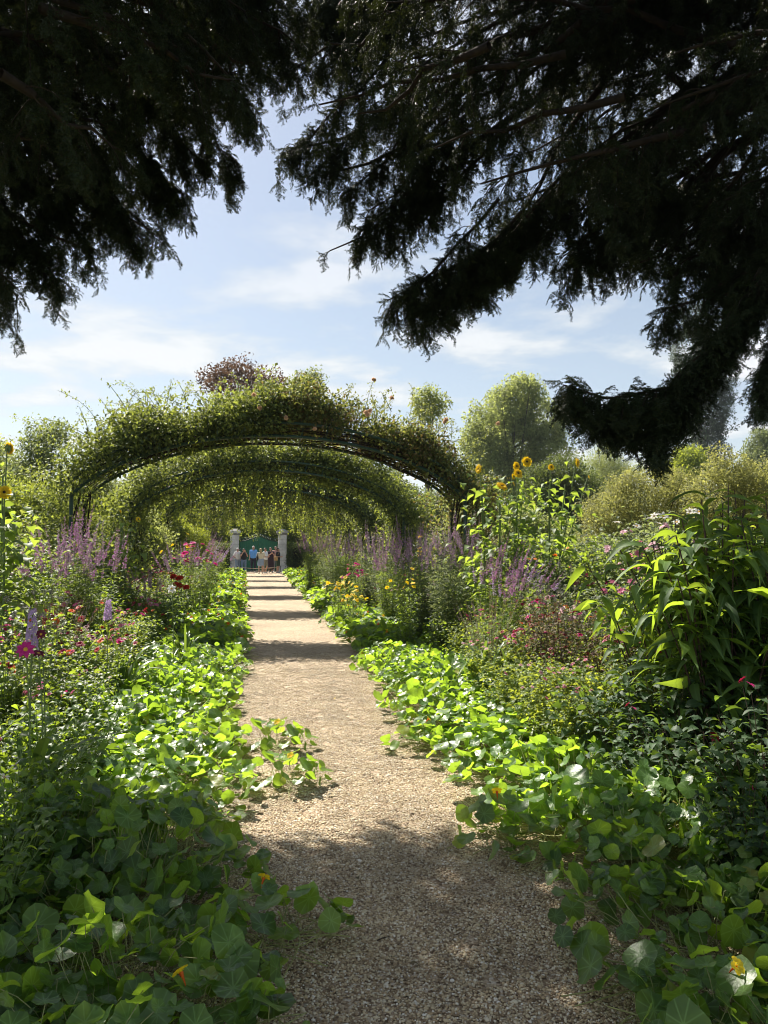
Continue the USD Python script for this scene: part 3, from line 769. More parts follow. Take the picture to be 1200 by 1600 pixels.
b, l = lobes_px(20, [(30, 790, 45, 35), (80, 790, 45, 35), (-20, 780, 40, 40), (120, 800, 35, 30), (30, 860, 70, 50), (100, 870, 60, 45)])
tree("light_shrub", "pale green shrub behind the purple spikes at the left", "shrub", b, l, 1500, M["yellow_green"], 0.065, 0.42, 0.05, 13, bark="bark")
b, l = lobes_px(30, [(-40, 720, 60, 40), (10, 770, 60, 50), (-60, 780, 60, 60)])
tree("garden_tree", "leafy tree far left behind the border", "tree", b, l, 900, M["tree_green"], 0.1, 0.6, 0.1, 14)
wall_trees = [(66, [(250, 770, 45, 60), (215, 790, 40, 55), (290, 740, 45, 55)], "tree_dark", "dark leafy tree left of the gate, behind the climbers"),
              (72, [(345, 735, 50, 60), (320, 790, 45, 50), (380, 720, 40, 50)], "tree_green", "broad green tree behind the gate's left pillar"),
              (70, [(430, 745, 45, 60), (400, 790, 40, 40), (460, 790, 35, 50)], "tree_dark", "dark tree with trailing leaves straight behind the gate"),
              (66, [(510, 760, 45, 60), (540, 800, 40, 45), (490, 800, 35, 40)], "tree_green", "green tree right of the gate, behind the climbers"),
              (62, [(600, 780, 45, 50), (640, 800, 45, 40)], "tree_dark", "dark green tree behind the right border under the arches"),
              (64, [(150, 780, 50, 55), (180, 800, 50, 45), (110, 790, 45, 50)], "tree_green", "green tree seen through the left end of the arch")]
for k, (y, it, mk, lab) in enumerate(wall_trees):
    b, l = lobes_px(y, it)
    tree("woodland_tree", lab, "tree", b, l, 1100, M[mk], 0.2, 0.95, 0.25, 20 + k)
for k, (y, it, mk, lab) in enumerate(((27, [(735, 800, 40, 40), (760, 830, 45, 40), (720, 850, 50, 40)], "tree_green", "green shrub behind the dusky purple bushes, right of the arches"), (24, [(820, 830, 40, 40), (860, 850, 45, 40), (800, 870, 50, 40)], "tree_green", "green shrub low behind the sunflowers"),
                                      (26, [(200, 830, 45, 45), (160, 850, 50, 40), (230, 850, 35, 35)], "tree_green", "green shrub behind the arch's left foot"), (33, [(260, 830, 35, 35), (290, 850, 35, 30), (235, 810, 35, 35)], "yellow_green", "yellow green shrub inside the left end of the arches"))):
    b, l = lobes_px(y, it)
    tree("garden_shrub", lab, "shrub", b, l, 800, M[mk], 0.085, 0.5, 0.07, 50 + k)
for k, (u, y, lab) in enumerate(((385, 61.0, "green bush directly behind the gate's left leaf"), (425, 62.0, "green bush directly behind the gate's right leaf"), (345, 61.5, "green bush behind the hedge left of the gate"), (465, 61.5, "green bush behind the hedge right of the gate"), (515, 60.5, "green bush farther right behind the right hedge"), (300, 61.0, "green bush farther left behind the left hedge"), (250, 60.0, "green bush behind the left border's far end"), (570, 58.0, "green bush behind the right border's far end"))):
    b, l = lobes_px(y, [(u, 815, 28, 28), (u - 16, 845, 26, 26), (u + 16, 842, 26, 28), (u + 4, 868, 30, 24)])
    tree("woodland_bush", lab, "bush", b, l, 420, M["tree_green" if k % 3 else "yellow_green"], 0.15, 0.75, 0.08, 70 + k)
b, l = lobes_px(36, [(640, 800, 30, 30), (675, 800, 32, 34), (660, 820, 40, 25)])
tree("silvery_shrub", "silvery grey shrub under the right end of the arches", "shrub", b, l, 420, M["grey_green"], 0.12, 0.6, 0.08, 31)

# ------------------------------------------------------------------ gate, pillars, hedge, rope
GY = 56.0
XL, XR = gx(366.5, GY), gx(441, GY)
for X, lab, u in ((XL, "pale stone gate pillar with moulded cap, left of the green gate", 0), (XR, "pale stone gate pillar with weathered dark cap, right of the green gate", 1)):
    t = thing("gate_pillar", lab, "pillar", (X, GY, 0))
    w, z = 0.30, 0.0
    part(t, "base_stone", box(-w - 0.06, w + 0.06, -w - 0.06, w + 0.06, -0.05, 0.40, 0.02), M["stone"])
    for k, hh in enumerate((0.40, 0.78, 1.16, 1.54, 1.92, 2.28)):
        o = 0.004 * (k % 2)
        part(t, "stone", box(-w - o, w + o, -w - o, w + o, hh + 0.006, (0.40, 0.78, 1.16, 1.54, 1.92, 2.28, 2.62)[k + 1] - 0.004, 0.012), M["stone"])
    part(t, "mortar_core", box(-w + 0.02, w - 0.02, -w + 0.02, w - 0.02, 0.3, 2.66), M["cap_stone"])
    part(t, "cap_moulding", box(-w - 0.06, w + 0.06, -w - 0.06, w + 0.06, 2.626, 2.72, 0.02), M["cap_stone"])
    part(t, "cap_stone", box(-w - 0.13, w + 0.13, -w - 0.13, w + 0.13, 2.722, 2.92, 0.035), M["cap_stone"] if u else M["stone"])
    part(t, "cap_top", trimesh.convex.convex_hull(np.array([(sx * (w + 0.06), sy * (w + 0.06), 2.92) for sx in (-1, 1) for sy in (-1, 1)] + [(sx * 0.1, sy * 0.1, 3.06) for sx in (-1, 1) for sy in (-1, 1)])), M["cap_stone"])
gate = thing("garden_gate", "wide green double gate with curved scrolled top between stone pillars", "gate", ((XL + XR) / 2, GY, 0))
W = (XR - XL) / 2 - 0.34


def gate_top(x):
    return 2.12 + 0.42 * (1 - abs(x) / W) ** 1.6


for s in (-1, 1):
    edges = np.linspace(0.004, W, 10)
    for k in range(9):
        a, c = edges[k] + 0.0015, edges[k + 1] - 0.0015
        za, zc = gate_top(a), gate_top(c)
        pts = [(s * x, y, z) for y in (-0.02, 0.02) for x, z in ((a, 0.06), (c, 0.06), (a, za), (c, zc))]
        part(gate, "board", trimesh.convex.convex_hull(np.array(pts)), M["gate"])
    xs_ = np.linspace(0.02, W, 14)
    part(gate, "top_rail", tube([(s * x, -0.005, gate_top(x) + 0.02) for x in xs_], 0.035, 6, True), M["iron"], True)
    part(gate, "top_rail", tube([(s * x, -0.005, gate_top(x) + 0.22) for x in xs_], 0.022, 6, True), M["iron"], True)
    for zr in (0.25, 1.15):
        part(gate, "rail", box(min(s * 0.02, s * W), max(s * 0.02, s * W), -0.055, -0.021, zr, zr + 0.09, 0.006), M["gate"])
    part(gate, "stile", box(min(s * 0.012, s * 0.11), max(s * 0.012, s * 0.11), -0.058, -0.022, 0.345, 1.145, 0.006), M["gate"])
    for k in range(7):
        xc = 0.14 + k * (W - 0.2) / 6.5
        a = np.linspace(0, 1.6 * 2 * PI, 22)
        rad = 0.085 * (1 - a / (2.0 * 2 * PI))
        part(gate, "scroll", tube(np.stack([s * (xc + rad * np.cos(a)), np.full(22, -0.005), gate_top(xc) + 0.12 + rad * np.sin(a)], 1), 0.012, 4), M["iron"], True)
part(gate, "lock", box(-0.05, 0.05, -0.075, -0.056, 1.02, 1.2, 0.006), M["iron"])
for X0, X1, lab in ((XL - 5.0, XL - 0.4, "dark clipped hedge left of the gate pillars"), (XR + 0.4, XR + 6.0, "dark clipped hedge right of the gate pillars")):
    h = thing("hedge", lab, "hedge", ((X0 + X1) / 2, GY + 0.2, 0))
    r = np.random.default_rng(int(abs(X0) * 10))
    n = 900
    P = np.stack([r.uniform(X0, X1, n) - (X0 + X1) / 2, r.choice([-0.45, 0.45], n) + r.normal(0, 0.12, n), r.uniform(0.1, 1.9, n)], 1)
    scatter_instances(h + "/foliage", [("leaf_clump", leaf_clump(SMALL, 30, 0.24, 0.10, 91), M["tree_dark"], False)], P, unit(r.normal(size=(n, 3))), np.tile([0, 0, 1.0], (n, 1)), r.uniform(0.8, 1.3, n))
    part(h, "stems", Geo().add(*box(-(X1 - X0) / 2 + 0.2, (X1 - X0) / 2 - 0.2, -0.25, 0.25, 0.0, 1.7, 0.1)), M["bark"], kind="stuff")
rp = thing("rope_barrier", "low pale rope slung between short posts across the path before the gate", "rope barrier", (0, 51.6, 0))
RX0, RX1 = gx(371, 51.6), gx(438, 51.6)
pts = np.stack([np.linspace(RX0, RX1, 15), np.zeros(15), 0.42 - 0.10 * np.sin(np.linspace(0, PI, 15))], 1)
part(rp, "rope", tube(pts, 0.022, 6, True), M["rope"], True)
for X in (RX0, RX1):
    part(rp, "post", tube([(X, 0, 0), (X, 0, 0.3), (X, 0, 0.50)], 0.03, 6, True), M["bark"], True)


# ------------------------------------------------------------------ yew trees
def yew_spray(seed, L=0.19):
    """A short drooping yew twig, thick with needles; axis +y. Returns twig and needles."""
    r = np.random.default_rng(seed)
    ax = []
    main = bez((0, 0, 0), (0.02 * r.normal(), L * 0.5, 0.015), (0.03 * r.normal(), L, -0.04 * r.uniform(0.5, 2.2)), 6)
    ax.append(main)
    for k in range(7):
        t = 0.1 + 0.8 * k / 6
        a = np.array([np.interp(t, np.linspace(0, 1, 6), main[:, c]) for c in range(3)])
        sd = 1 if k % 2 else -1
        l = (0.085 - 0.045 * t) * r.uniform(0.6, 1.3)
        d = unit([sd * r.uniform(0.5, 1.0), r.uniform(0.4, 1.0), r.normal(-0.25, 0.35)])
        ax.append(bez(a, a + d * l * 0.5, a + d * l + [0, 0, -0.25 * l], 4))
    g, n = Geo(), Geo()
    for pts in ax:
        g.add(*tube(pts, 0.0016, 3))
        seg = np.linalg.norm(np.diff(pts, axis=0), axis=1).sum()
        m = int(seg / 0.0058)
        t = (np.arange(m) + 0.6) / m
        P = np.stack([np.interp(t, np.linspace(0, 1, len(pts)), pts[:, c]) for c in range(3)], 1)
        T = unit(pts[-1] - pts[0])
        side = unit(np.cross(T, [0, 0, 1.0]))
        for sd in (-1, 1):
            D = unit(side * sd + T * 0.7 + r.normal(0, 0.35, (m, 3)))
            ln = 0.025 * r.uniform(0.7, 1.15, (m, 1))
            W = unit(np.cross(D, np.array([0, 0, 1.0]) + 0.7 * r.normal(size=(m, 3)))) * 0.0034
            tri = np.stack([P + D * ln * 0.3 - W, P + D * ln * 0.3 + W, P + D * ln], 1)
            base = np.stack([P, P + D * ln * 0.3 + W, P + D * ln * 0.3 - W], 1)
            v = np.concatenate([tri, base]).reshape(-1, 3)
            q = len(v) // 3
            n.add(v, np.arange(len(v)).reshape(-1, 3), np.repeat(np.stack([np.zeros(q), np.zeros(q), r.uniform(0, 1, q)], 1), 3, 0))
    return g, n


def poly_sample(poly, n, r):
    from shapely import Polygon, Point
    P = Polygon(poly)
    x0, y0, x1, y1 = P.bounds
    out = []
    while len(out) < n:
        q = (r.uniform(x0, x1), r.uniform(y0, y1))
        if P.contains(Point(q)):
            out.append(q)
    return out


DENS = 1.0


def yew(name, label, base, boughs, seed):
    """boughs: (points, reach of the side shoots, how far they hang, thickness at the start)."""
    r = np.random.default_rng(seed)
    path = thing(name, label, "tree", (0, 0, 0))
    bx, by = base
    part(path, "trunk", tube([(bx, by, -0.2), (bx + 0.1, by, 1.5), (bx, by + 0.1, 4), (bx + 0.1, by, 8), (bx, by, 12.5)], [0.55, 0.45, 0.38, 0.26, 0.04], 12), M["bark"], True)
    P, Y, S = [], [], []
    twigs = Geo()
    for pts, reach, hang, rad, dens in boughs:
        pts = np.asarray(pts, float)
        s = np.concatenate([[0], np.cumsum(np.linalg.norm(np.diff(pts, axis=0), axis=1))])
        L = s[-1]
        m = max(6, int(L / 0.3))
        q = np.stack([np.interp(np.linspace(0, L, m), s, pts[:, c]) for c in range(3)], 1)
        for _ in range(2):
            q[1:-1] = (q[:-2] + 2 * q[1:-1] + q[2:]) / 4
        q[1:-1] += r.normal(0, 0.035, (m - 2, 3))
        part(path, "limb", tube(q, np.linspace(rad, 0.007, m), 6), M["bark"], True)
        T = unit(np.gradient(q, axis=0))
        n = int(L / 0.085 * dens * (1.5 if dens > 1.25 else 1.0) * DENS)
        for t in r.uniform(0.10, 1, n):
            k = t * (m - 1)
            i = min(int(k), m - 2)
            a, d = q[i] + (q[i + 1] - q[i]) * (k - i), T[i]
            side = unit(np.cross(d, [0, 0, 1.0]))
            w = side * r.normal(0, 0.9) + d * r.uniform(0.1, 1.0) + np.array([0, 0, r.normal(-0.15, 0.35)])
            w = unit(w)
            l = reach * r.uniform(0.35, 1.0) * (1 - 0.5 * t)
            h = hang * r.uniform(0.3, 1.0)
            e = a + w * l + [0, 0, -h]
            tw = bez(a, a + w * l * 0.75 + [0, 0, -0.1 * h], e, 6)
            twigs.add(*tube(tw, np.linspace(0.007, 0.002, 6), 3))
            tl = np.linalg.norm(np.diff(tw, axis=0), axis=1).sum()
            ns = max(2, int(tl / 0.085))
            for u_ in (np.arange(ns) + 0.7) / ns:
                x = np.array([np.interp(u_, np.linspace(0, 1, 6), tw[:, c]) for c in range(3)])
                tt = unit(tw[min(5, int(u_ * 5) + 1)] - tw[min(4, int(u_ * 5))])
                P.append(x)
                Y.append(unit(tt + 0.55 * r.normal(size=3) + [0, 0, -0.25]))
                S.append(r.uniform(0.6, 1.15))
            for _ in range(2):
                P.append(e + r.normal(0, 0.03, 3))
                Y.append(unit(tt + 0.9 * r.normal(size=3) + [0, 0, -0.5]))
                S.append(r.uniform(0.5, 0.9))
        if dens > 1.25:                                                 # short tufts sitting on the outer limb itself
            for t in r.uniform(0.35, 1, int(L / 0.028)):
                i = min(int(t * (m - 1)), m - 2)
                P.append(q[i] + (q[i + 1] - q[i]) * (t * (m - 1) - i) + r.normal(0, 0.012, 3))
                Y.append(unit(T[i] * 0.7 + r.normal(size=3) * [1, 1, 0.8] + [0, 0, 0.1]))
                S.append(r.uniform(0.5, 0.95))
        P.append(q[-1])
        Y.append(T[-1])
        S.append(0.8)
    part(path, "twigs", twigs, M["bark"], True, kind="stuff")
    protos = []
    for k in range(4):
        g, nd = yew_spray(seed * 10 + k)
        a, b = g.out(), nd.out()
        protos.append((f"needle_spray_{k:03d}" if k else "needle_spray", b, M["yew"], False))
    P, Y = np.array(P), np.array(Y)
    print(name, "sprays", len(P))
    scatter_instances(path + "/crown", protos, P, Y, np.tile([0, 0, 1.0], (len(P), 1)) + r.normal(0, 0.35, (len(P), 3)), S)


def bough(px, reach=0.5, hang=0.3, rad=0.04, dens=1.0):
    return [at(*p) for p in px], reach, hang, rad, dens


LT, RT = (-4.6, 6.0), (6.2, 5.8)
left = [bough(((-200, 0, 7.5), (50, 60, 8.6), (160, 130, 9.0), (250, 210, 9.2), (300, 300, 9.3)), 0.55, 0.30, 0.06),
        bough(((-200, 220, 7), (0, 360, 8.4), (60, 450, 8.7), (88, 470, 8.8)), 0.5, 0.25, 0.05),
        bough(((-200, 150, 7), (60, 300, 8.6), (170, 360, 9), (235, 385, 9.1)), 0.55, 0.25, 0.05),
        bough(((-200, 330, 7), (0, 440, 8.0), (25, 480, 8.2)), 0.4, 0.25, 0.04),
        bough(((-200, 280, 7), (20, 370, 8.4), (110, 400, 8.7), (132, 415, 8.8)), 0.45, 0.25, 0.04),
        bough(((-50, 60, 8), (150, 200, 9.0), (240, 290, 9.3), (285, 330, 9.3)), 0.5, 0.3, 0.05),
        bough(((0, -60, 8), (250, 120, 9.2), (350, 190, 9.5), (405, 215, 9.6)), 0.5, 0.25, 0.05),
        bough(((100, 0, 8.5), (270, 160, 9.3), (340, 240, 9.5), (358, 290, 9.5)), 0.45, 0.3, 0.045),
        bough(((-60, 150, 8), (100, 240, 8.8), (200, 300, 9.1), (270, 330, 9.2)), 0.55, 0.35, 0.05),
        bough(((-100, 50, 7.5), (30, 200, 8.4), (60, 300, 8.6), (70, 370, 8.6)), 0.6, 0.35, 0.05),
        bough(((60, 40, 8.4), (110, 180, 8.7), (150, 290, 8.9), (190, 350, 9)), 0.5, 0.3, 0.04)]
right = [bough(((1300, 250, 4.7), (1190, 420, 5.0), (1125, 545, 5.3), (1050, 632, 5.5), (960, 640, 5.6), (882, 602, 5.7)), 0.28, 0.13, 0.026, 4.0),
         bough(((1190, 420, 5.0), (1110, 560, 5.3), (1060, 650, 5.5), (1028, 695, 5.5)), 0.24, 0.14, 0.02, 1.8),
         bough(((1125, 540, 5.2), (1050, 625, 5.5), (985, 665, 5.7), (925, 655, 5.8)), 0.24, 0.12, 0.018, 3.4),
         bough(((1290, 380, 4.8), (1220, 520, 5.0), (1188, 600, 5.1)), 0.24, 0.22, 0.022, 2.2),
         bough(((1100, 120, 7), (960, 230, 7.5), (870, 310, 7.9), (720, 410, 8.3), (650, 450, 8.4), (605, 470, 8.4)), 0.42, 0.42, 0.06, 1.3),
         bough(((860, 320, 7.9), (760, 400, 8.2), (690, 450, 8.3), (665, 500, 8.3)), 0.36, 0.42, 0.03, 1.3),
         bough(((900, 100, 7.5), (720, 250, 8.3), (600, 340, 8.7), (545, 385, 8.8), (515, 392, 8.8)), 0.34, 0.22, 0.04, 1.2),
         bough(((800, 60, 8), (620, 190, 8.8), (520, 230, 9), (445, 232, 9.2)), 0.45, 0.28, 0.05, 1.2),
         bough(((1250, 150, 5.8), (1080, 300, 6.8), (960, 360, 7.2), (880, 400, 7.4)), 0.5, 0.32, 0.06, 1.2),
         bough(((1300, 250, 5.2), (1130, 370, 6.1), (1050, 400, 6.4), (1000, 410, 6.5)), 0.4, 0.28, 0.05, 1.2),
         bough(((1300, 350, 4.9), (1150, 440, 5.7), (1080, 470, 6.0), (1040, 482, 6.1)), 0.34, 0.2, 0.04, 1.3),
         bough(((1320, 430, 4.6), (1200, 530, 5.0), (1185, 590, 5.1)), 0.3, 0.25, 0.03, 1.4),
         bough(((950, 120, 7.3), (840, 280, 7.9), (790, 370, 8.1), (780, 395, 8.1)), 0.4, 0.3, 0.04, 1.2),
         bough(((1100, 250, 6.5), (980, 330, 7), (945, 400, 7.1)), 0.4, 0.28, 0.04, 1.2),
         bough(((750, 120, 8.3), (600, 250, 8.8), (530, 290, 9.0), (490, 270, 9)), 0.42, 0.28, 0.04, 1.2),
         bough(((700, 200, 8.4), (640, 320, 8.6), (590, 370, 8.7)), 0.36, 0.25, 0.03, 1.2),
         bough(((1400, 220, 4.8), (1230, 150, 5.8), (1110, 150, 6.4), (1010, 90, 7), (950, 45, 7.4)), 0.55, 0.35, 0.10)]
for (u, v, y) in ((28, 492, 8.3), (92, 470, 8.8), (140, 415, 8.9), (212, 392, 9.1), (242, 398, 9.2), (190, 345, 9.1), (288, 330, 9.3), (118, 372, 8.9), (60, 425, 8.7), (10, 440, 8.4), (165, 300, 9.0), (250, 300, 9.2), (325, 285, 9.4), (362, 270, 9.5), (400, 205, 9.6)):
    left.append(bough(((u - 170, v - 190, y - 0.9), (u - 80, v - 75, y - 0.3), (u, v, y)), 0.42, 0.26, 0.022, 1.3))
for (u, v, y) in ((500, 20, 9.0), (530, 40, 8.9), (520, -20, 9.1), (560, 10, 8.9), (545, 70, 8.8), (505, 90, 8.9), (480, 40, 9.1), (575, -30, 9.0), (495, -40, 9.2), (525, 110, 8.8), (1045, 445, 6.2), (1010, 405, 6.5), (940, 410, 7.1), (880, 425, 7.4), (832, 385, 7.7), (1150, 455, 5.7), (1120, 470, 5.8), (775, 395, 8.1), (722, 430, 8.3), (692, 470, 8.3), (645, 500, 8.4), (610, 480, 8.4), (985, 370, 6.8), (1090, 420, 6.1), (560, 365, 8.8), (620, 370, 8.7), (500, 265, 9.0), (455, 235, 9.2), (575, 330, 8.8), (530, 310, 8.9), (900, 380, 7.3)):
    right.append(bough(((u + 170, v - 170, y - 0.8), (u + 80, v - 65, y - 0.3), (u, v, y)), 0.36, 0.27, 0.020, 1.3))
for (u, v, y) in ((410, 60, 9.4), (440, 100, 9.3), (395, 120, 9.4), (470, 130, 9.2), (430, 30, 9.5), (350, 80, 9.4), (480, 60, 9.3), (425, 150, 9.2), (445, 40, 8.8), (460, 10, 8.9), (430, 90, 8.9), (455, 70, 9.0), (420, -10, 9.1), (470, 100, 8.7)):
    left.append(bough(((u - 200, v - 150, y - 0.9), (u - 90, v - 70, y - 0.3), (u, v, y)), 0.5, 0.3, 0.022, 1.2))
rb = np.random.default_rng(77)
for k, (u, v) in enumerate(poly_sample([(0, -30), (1200, -30), (1200, 430), (1060, 380), (960, 330), (850, 350), (760, 330), (650, 250), (560, 230), (480, 180), (430, 130), (380, 180), (280, 230), (180, 290), (60, 340), (0, 380)], 120, rb)):
    L_ = u < 430
    yy = rb.uniform(6.2, 9.8) if not (u > 1000) else rb.uniform(5.0, 8.0)
    du = -rb.uniform(150, 420) if L_ else rb.uniform(150, 420)
    dv = -rb.uniform(60, 200)
    b = bough(((u + du, v + dv, yy - 0.9), (u + du * 0.5, v + dv * 0.6, yy - 0.4), (u, v, yy)), 0.6, 0.36, 0.035, 0.72)
    (left if L_ else right).append(b)
for k in range(60):                                                     # the crown goes on above the picture
    el, az_, d_ = math.radians(rb.uniform(38, 68)), math.radians(rb.uniform(-40, 50)), rb.uniform(5.5, 9.5)
    e = np.array([d_ * math.cos(el) * math.sin(az_), d_ * math.cos(el) * math.cos(az_) + 1.0, EYE + d_ * math.sin(el)])
    L_ = az_ < math.radians(5)
    t0 = np.array([(LT if L_ else RT)[0], (LT if L_ else RT)[1], e[2] * 0.9])
    a = e + (t0 - e) * 0.6 + [0, 0, 0.2]
    (left if L_ else right).append(([a, (a + e) / 2 + [0, 0, 0.25], e], 0.7, 0.35, 0.04, 0.8))
for k in range(66):                                                    # and overhead and behind the camera, shading the near path
    el, az_, d_ = math.radians(rb.uniform(62, 150)), math.radians(rb.uniform(-60, 60)), rb.uniform(6.0, 10.0)
    e = np.array([d_ * math.sin(az_), d_ * math.cos(az_) * math.cos(el) + rb.uniform(-1, 1), EYE + 1.5 + d_ * abs(math.sin(el)) * rb.uniform(0.75, 1.0)])
    L_ = e[0] < 0.4
    t0 = np.array([(LT if L_ else RT)[0], (LT if L_ else RT)[1], e[2] * 0.9])
    a = e + (t0 - e) * 0.5 + [0, 0, 0.2]
    (left if L_ else right).append(([a, (a + e) / 2 + [0, 0, 0.25], e], 0.8, 0.35, 0.04, 0.75))
for k in range(46):                                                     # the high front of the crown, just above the picture
    el, az_, d_ = math.radians(rb.uniform(38, 46)), math.radians(rb.uniform(-25, 35)), rb.uniform(9.5, 12.5)
    e = np.array([d_ * math.cos(el) * math.sin(az_), d_ * math.cos(el) * math.cos(az_), EYE + d_ * math.sin(el)])
    L_ = e[0] < 0.0
    a = e + [(-1.6 if L_ else 1.6), -0.8, 0.5]
    (left if L_ else right).append(([a, (a + e) / 2 + [0, 0, 0.2], e], 0.7, 0.35, 0.03, 0.9))
left = [([np.array([0, 0, EYE]) + (np.asarray(q) - [0, 0, EYE]) * 0.87 + [0, 0, 0.17] for q in pts], *rest) for pts, *rest in left]
yew("yew_tree", "dark yew tree whose boughs hang in from the top left corner", LT, left, 3)
yew("yew_tree", "dark yew tree drooping in from top and right, one low bough crossing the poplar", RT, right, 4)


# ------------------------------------------------------------------ border plants
PETAL = blade([0.06, 0.20, 0.24, 0.0], 0.15, 0.12)


def flower(c, N, rad, r, n=12, layers=1, cup=0.25, base=PETAL):
    N = unit(N)
    a = unit(np.cross(N, [0.31, 0.52, 0.8]))
    b = np.cross(N, a)
    P, Y, Z, S = [], [], [], []
    for l in range(layers):
        ph = r.uniform(0, 6)
        for k in range(n):
            th = ph + k * 2 * PI / n + r.normal(0, 0.06)
            d = a * math.cos(th) + b * math.sin(th)
            P.append(np.asarray(c) + d * rad * 0.10 + N * 0.06 * rad * l)
            Y.append(d + N * (cup + 0.35 * l + r.normal(0, 0.08)))
            Z.append(N)
            S.append(rad * (0.95 - 0.22 * l))
    return scatter(base, np.array(P), np.array(Y), np.array(Z), np.array(S))


def dome(c, N, rad, h=0.45, n=8):
    N = unit(N)
    a = unit(np.cross(N, [0.31, 0.52, 0.8]))
    b = np.cross(N, a)
    v = [np.asarray(c) + N * rad * h]
    for q in (0.6, 1.0):
        for k in range(n):
            th = k * 2 * PI / n
            v.append(np.asarray(c) + rad * q * (a * math.cos(th) + b * math.sin(th)) + N * rad * h * (1 - q ** 2))
    f = []
    for k in range(n):
        k2 = (k + 1) % n
        f += [(0, 1 + k, 1 + k2), (1 + k, 1 + n + k, 1 + n + k2), (1 + k, 1 + n + k2, 1 + k2)]
    return np.array(v), np.array(f)


def spike_mesh(pts, rad, r, n):
    """A flower spike: small florets packed round the upper stem."""
    t = r.uniform(0, 1, n) ** 0.9
    P = np.stack([np.interp(t, np.linspace(0, 1, len(pts)), pts[:, c]) for c in range(3)], 1)
    d = unit(r.normal(size=(n, 3)))
    rr = rad * (1.05 - 0.75 * t)
    return scatter(SMALL, P + d * rr[:, None] * 0.3, unit(d + [0, 0, 0.35]), unit(r.normal(size=(n, 3))), rr * r.uniform(0.8, 1.5, n))


def herb(key, seed, h, spread, nst, per, leaf, L, mat, smat="stem", up=0.15, start=0.08, jit=0.05, leaf_parts=False, flowers=None, spikes=None, heads=None, lean=0.0, stem_r=0.004, taper=0.35, keep=1.0):
    """A border plant: stems fanning from the foot with leaves all the way up, flowers, spikes or round heads at the tips."""
    r = np.random.default_rng(seed)
    m = model(key)
    st, P, Y, Z, S, tips = Geo(), [], [], [], [], []
    for k in range(nst):
        th, q = r.uniform(0, 2 * PI), math.sqrt(r.uniform(0, 1))
        hh = h * r.uniform(0.72, 1.0) * (1 - 0.22 * q)
        foot = np.array([math.cos(th), math.sin(th), 0]) * spread * 0.35 * q
        tip = np.array([math.cos(th) * spread * q + r.normal(0, 0.03) + lean * h, math.sin(th) * spread * q + r.normal(0, 0.03), hh])
        pts = bez(foot, foot * 1.2 + [0, 0, hh * 0.6], tip, 7)
        st.add(*tube(pts, np.linspace(stem_r, stem_r * 0.4, 7), 4))
        tips.append((pts, hh))
        n = max(2, int(per * r.uniform(0.8, 1.2)))
        t = np.linspace(start, 0.98 if not spikes else 0.98 - spikes[1] / h, n) + r.normal(0, 0.01, n)
        az = np.arange(n) * 2.4 + r.uniform(0, 6) + r.normal(0, 0.3, n)
        p_ = np.stack([np.interp(t, np.linspace(0, 1, 7), pts[:, c]) for c in range(3)], 1)
        d = np.stack([np.cos(az), np.sin(az), r.normal(up, 0.28, n)], 1)
        P.append(p_ + d * L * 0.10 + r.normal(0, jit, (n, 3)) * [1, 1, 0.5])
        Y.append(d)
        Z.append(np.array([0, 0, 1.0]) + r.normal(0, 0.35, (n, 3)))
        S.append(L * r.uniform(0.6, 1.15, n) * (1 - taper * t))
    leaves = leaf if isinstance(leaf, list) else [leaf]
    part(m, "stems", st, M[smat], True, kind="stuff")
    P, Y, Z, S = np.vstack(P), np.vstack(Y), np.vstack(Z), np.concatenate(S)
    P[:, 2] = np.maximum(P[:, 2], 0.03)
    if leaf_parts:
        order = np.argsort(-P[:, 2] - S * 3)
        for i in order[:leaf_parts]:
            part(m, "leaf", scatter(leaves[i % len(leaves)], P[i:i + 1], Y[i:i + 1], Z[i:i + 1], S[i:i + 1]), M[mat], True)
        rest = order[leaf_parts:]
        if len(rest):
            part(m, "leaves", scatter(leaves[0], P[rest], Y[rest], Z[rest], S[rest]), M[mat], True, kind="stuff")
    else:
        part(m, "leaves", scatter(leaves[0], P, Y, Z, S), M[mat], False, kind="stuff")
    order = sorted(range(nst), key=lambda k: -tips[k][1])
    if flowers:
        n, rad, fm, cm, npet, lay = flowers
        for k in range(n):
            pts, hh = tips[order[k % nst]]
            c = pts[-1] + (r.normal(0, 0.05, 3) if k >= nst else 0) + [0, 0, 0.03]
            N = unit([r.normal(0, 0.5), r.normal(-0.25, 0.5), 0.9])
            f = part(m, "flower", flower(c, N, rad * r.uniform(0.8, 1.15), r, npet, lay), M[fm if isinstance(fm, str) else fm[k % len(fm)]])
            part(f, "flower_center", dome(c + N * rad * 0.06, N, rad * 0.28), M[cm], True)
    if spikes:
        frac, ln, rad, sm, n = spikes
        for k in order[:max(1, int(frac * nst))]:
            pts, hh = tips[k]
            T = unit(pts[-1] - pts[-2])
            l = ln * r.uniform(0.6, 1.15)
            sp = np.stack([pts[-1] - T * l * 0.5, pts[-1] - T * l * 0.1, pts[-1] + T * l * 0.5 + [0.02, 0, 0]])
            part(m, "flower_spike", spike_mesh(sp, rad * r.uniform(0.8, 1.2), r, n), M[sm if isinstance(sm, str) else sm[k % len(sm)]])
    if heads:
        n, rad, hm = heads
        for k in range(n):
            pts, hh = tips[order[k]]
            d = unit(r.normal(size=(60, 3)))
            part(m, "seed_head", scatter(NARROW, pts[-1] + d * rad * 0.35, d, r.normal(size=(60, 3)), rad * 0.75), M[hm])
    return m


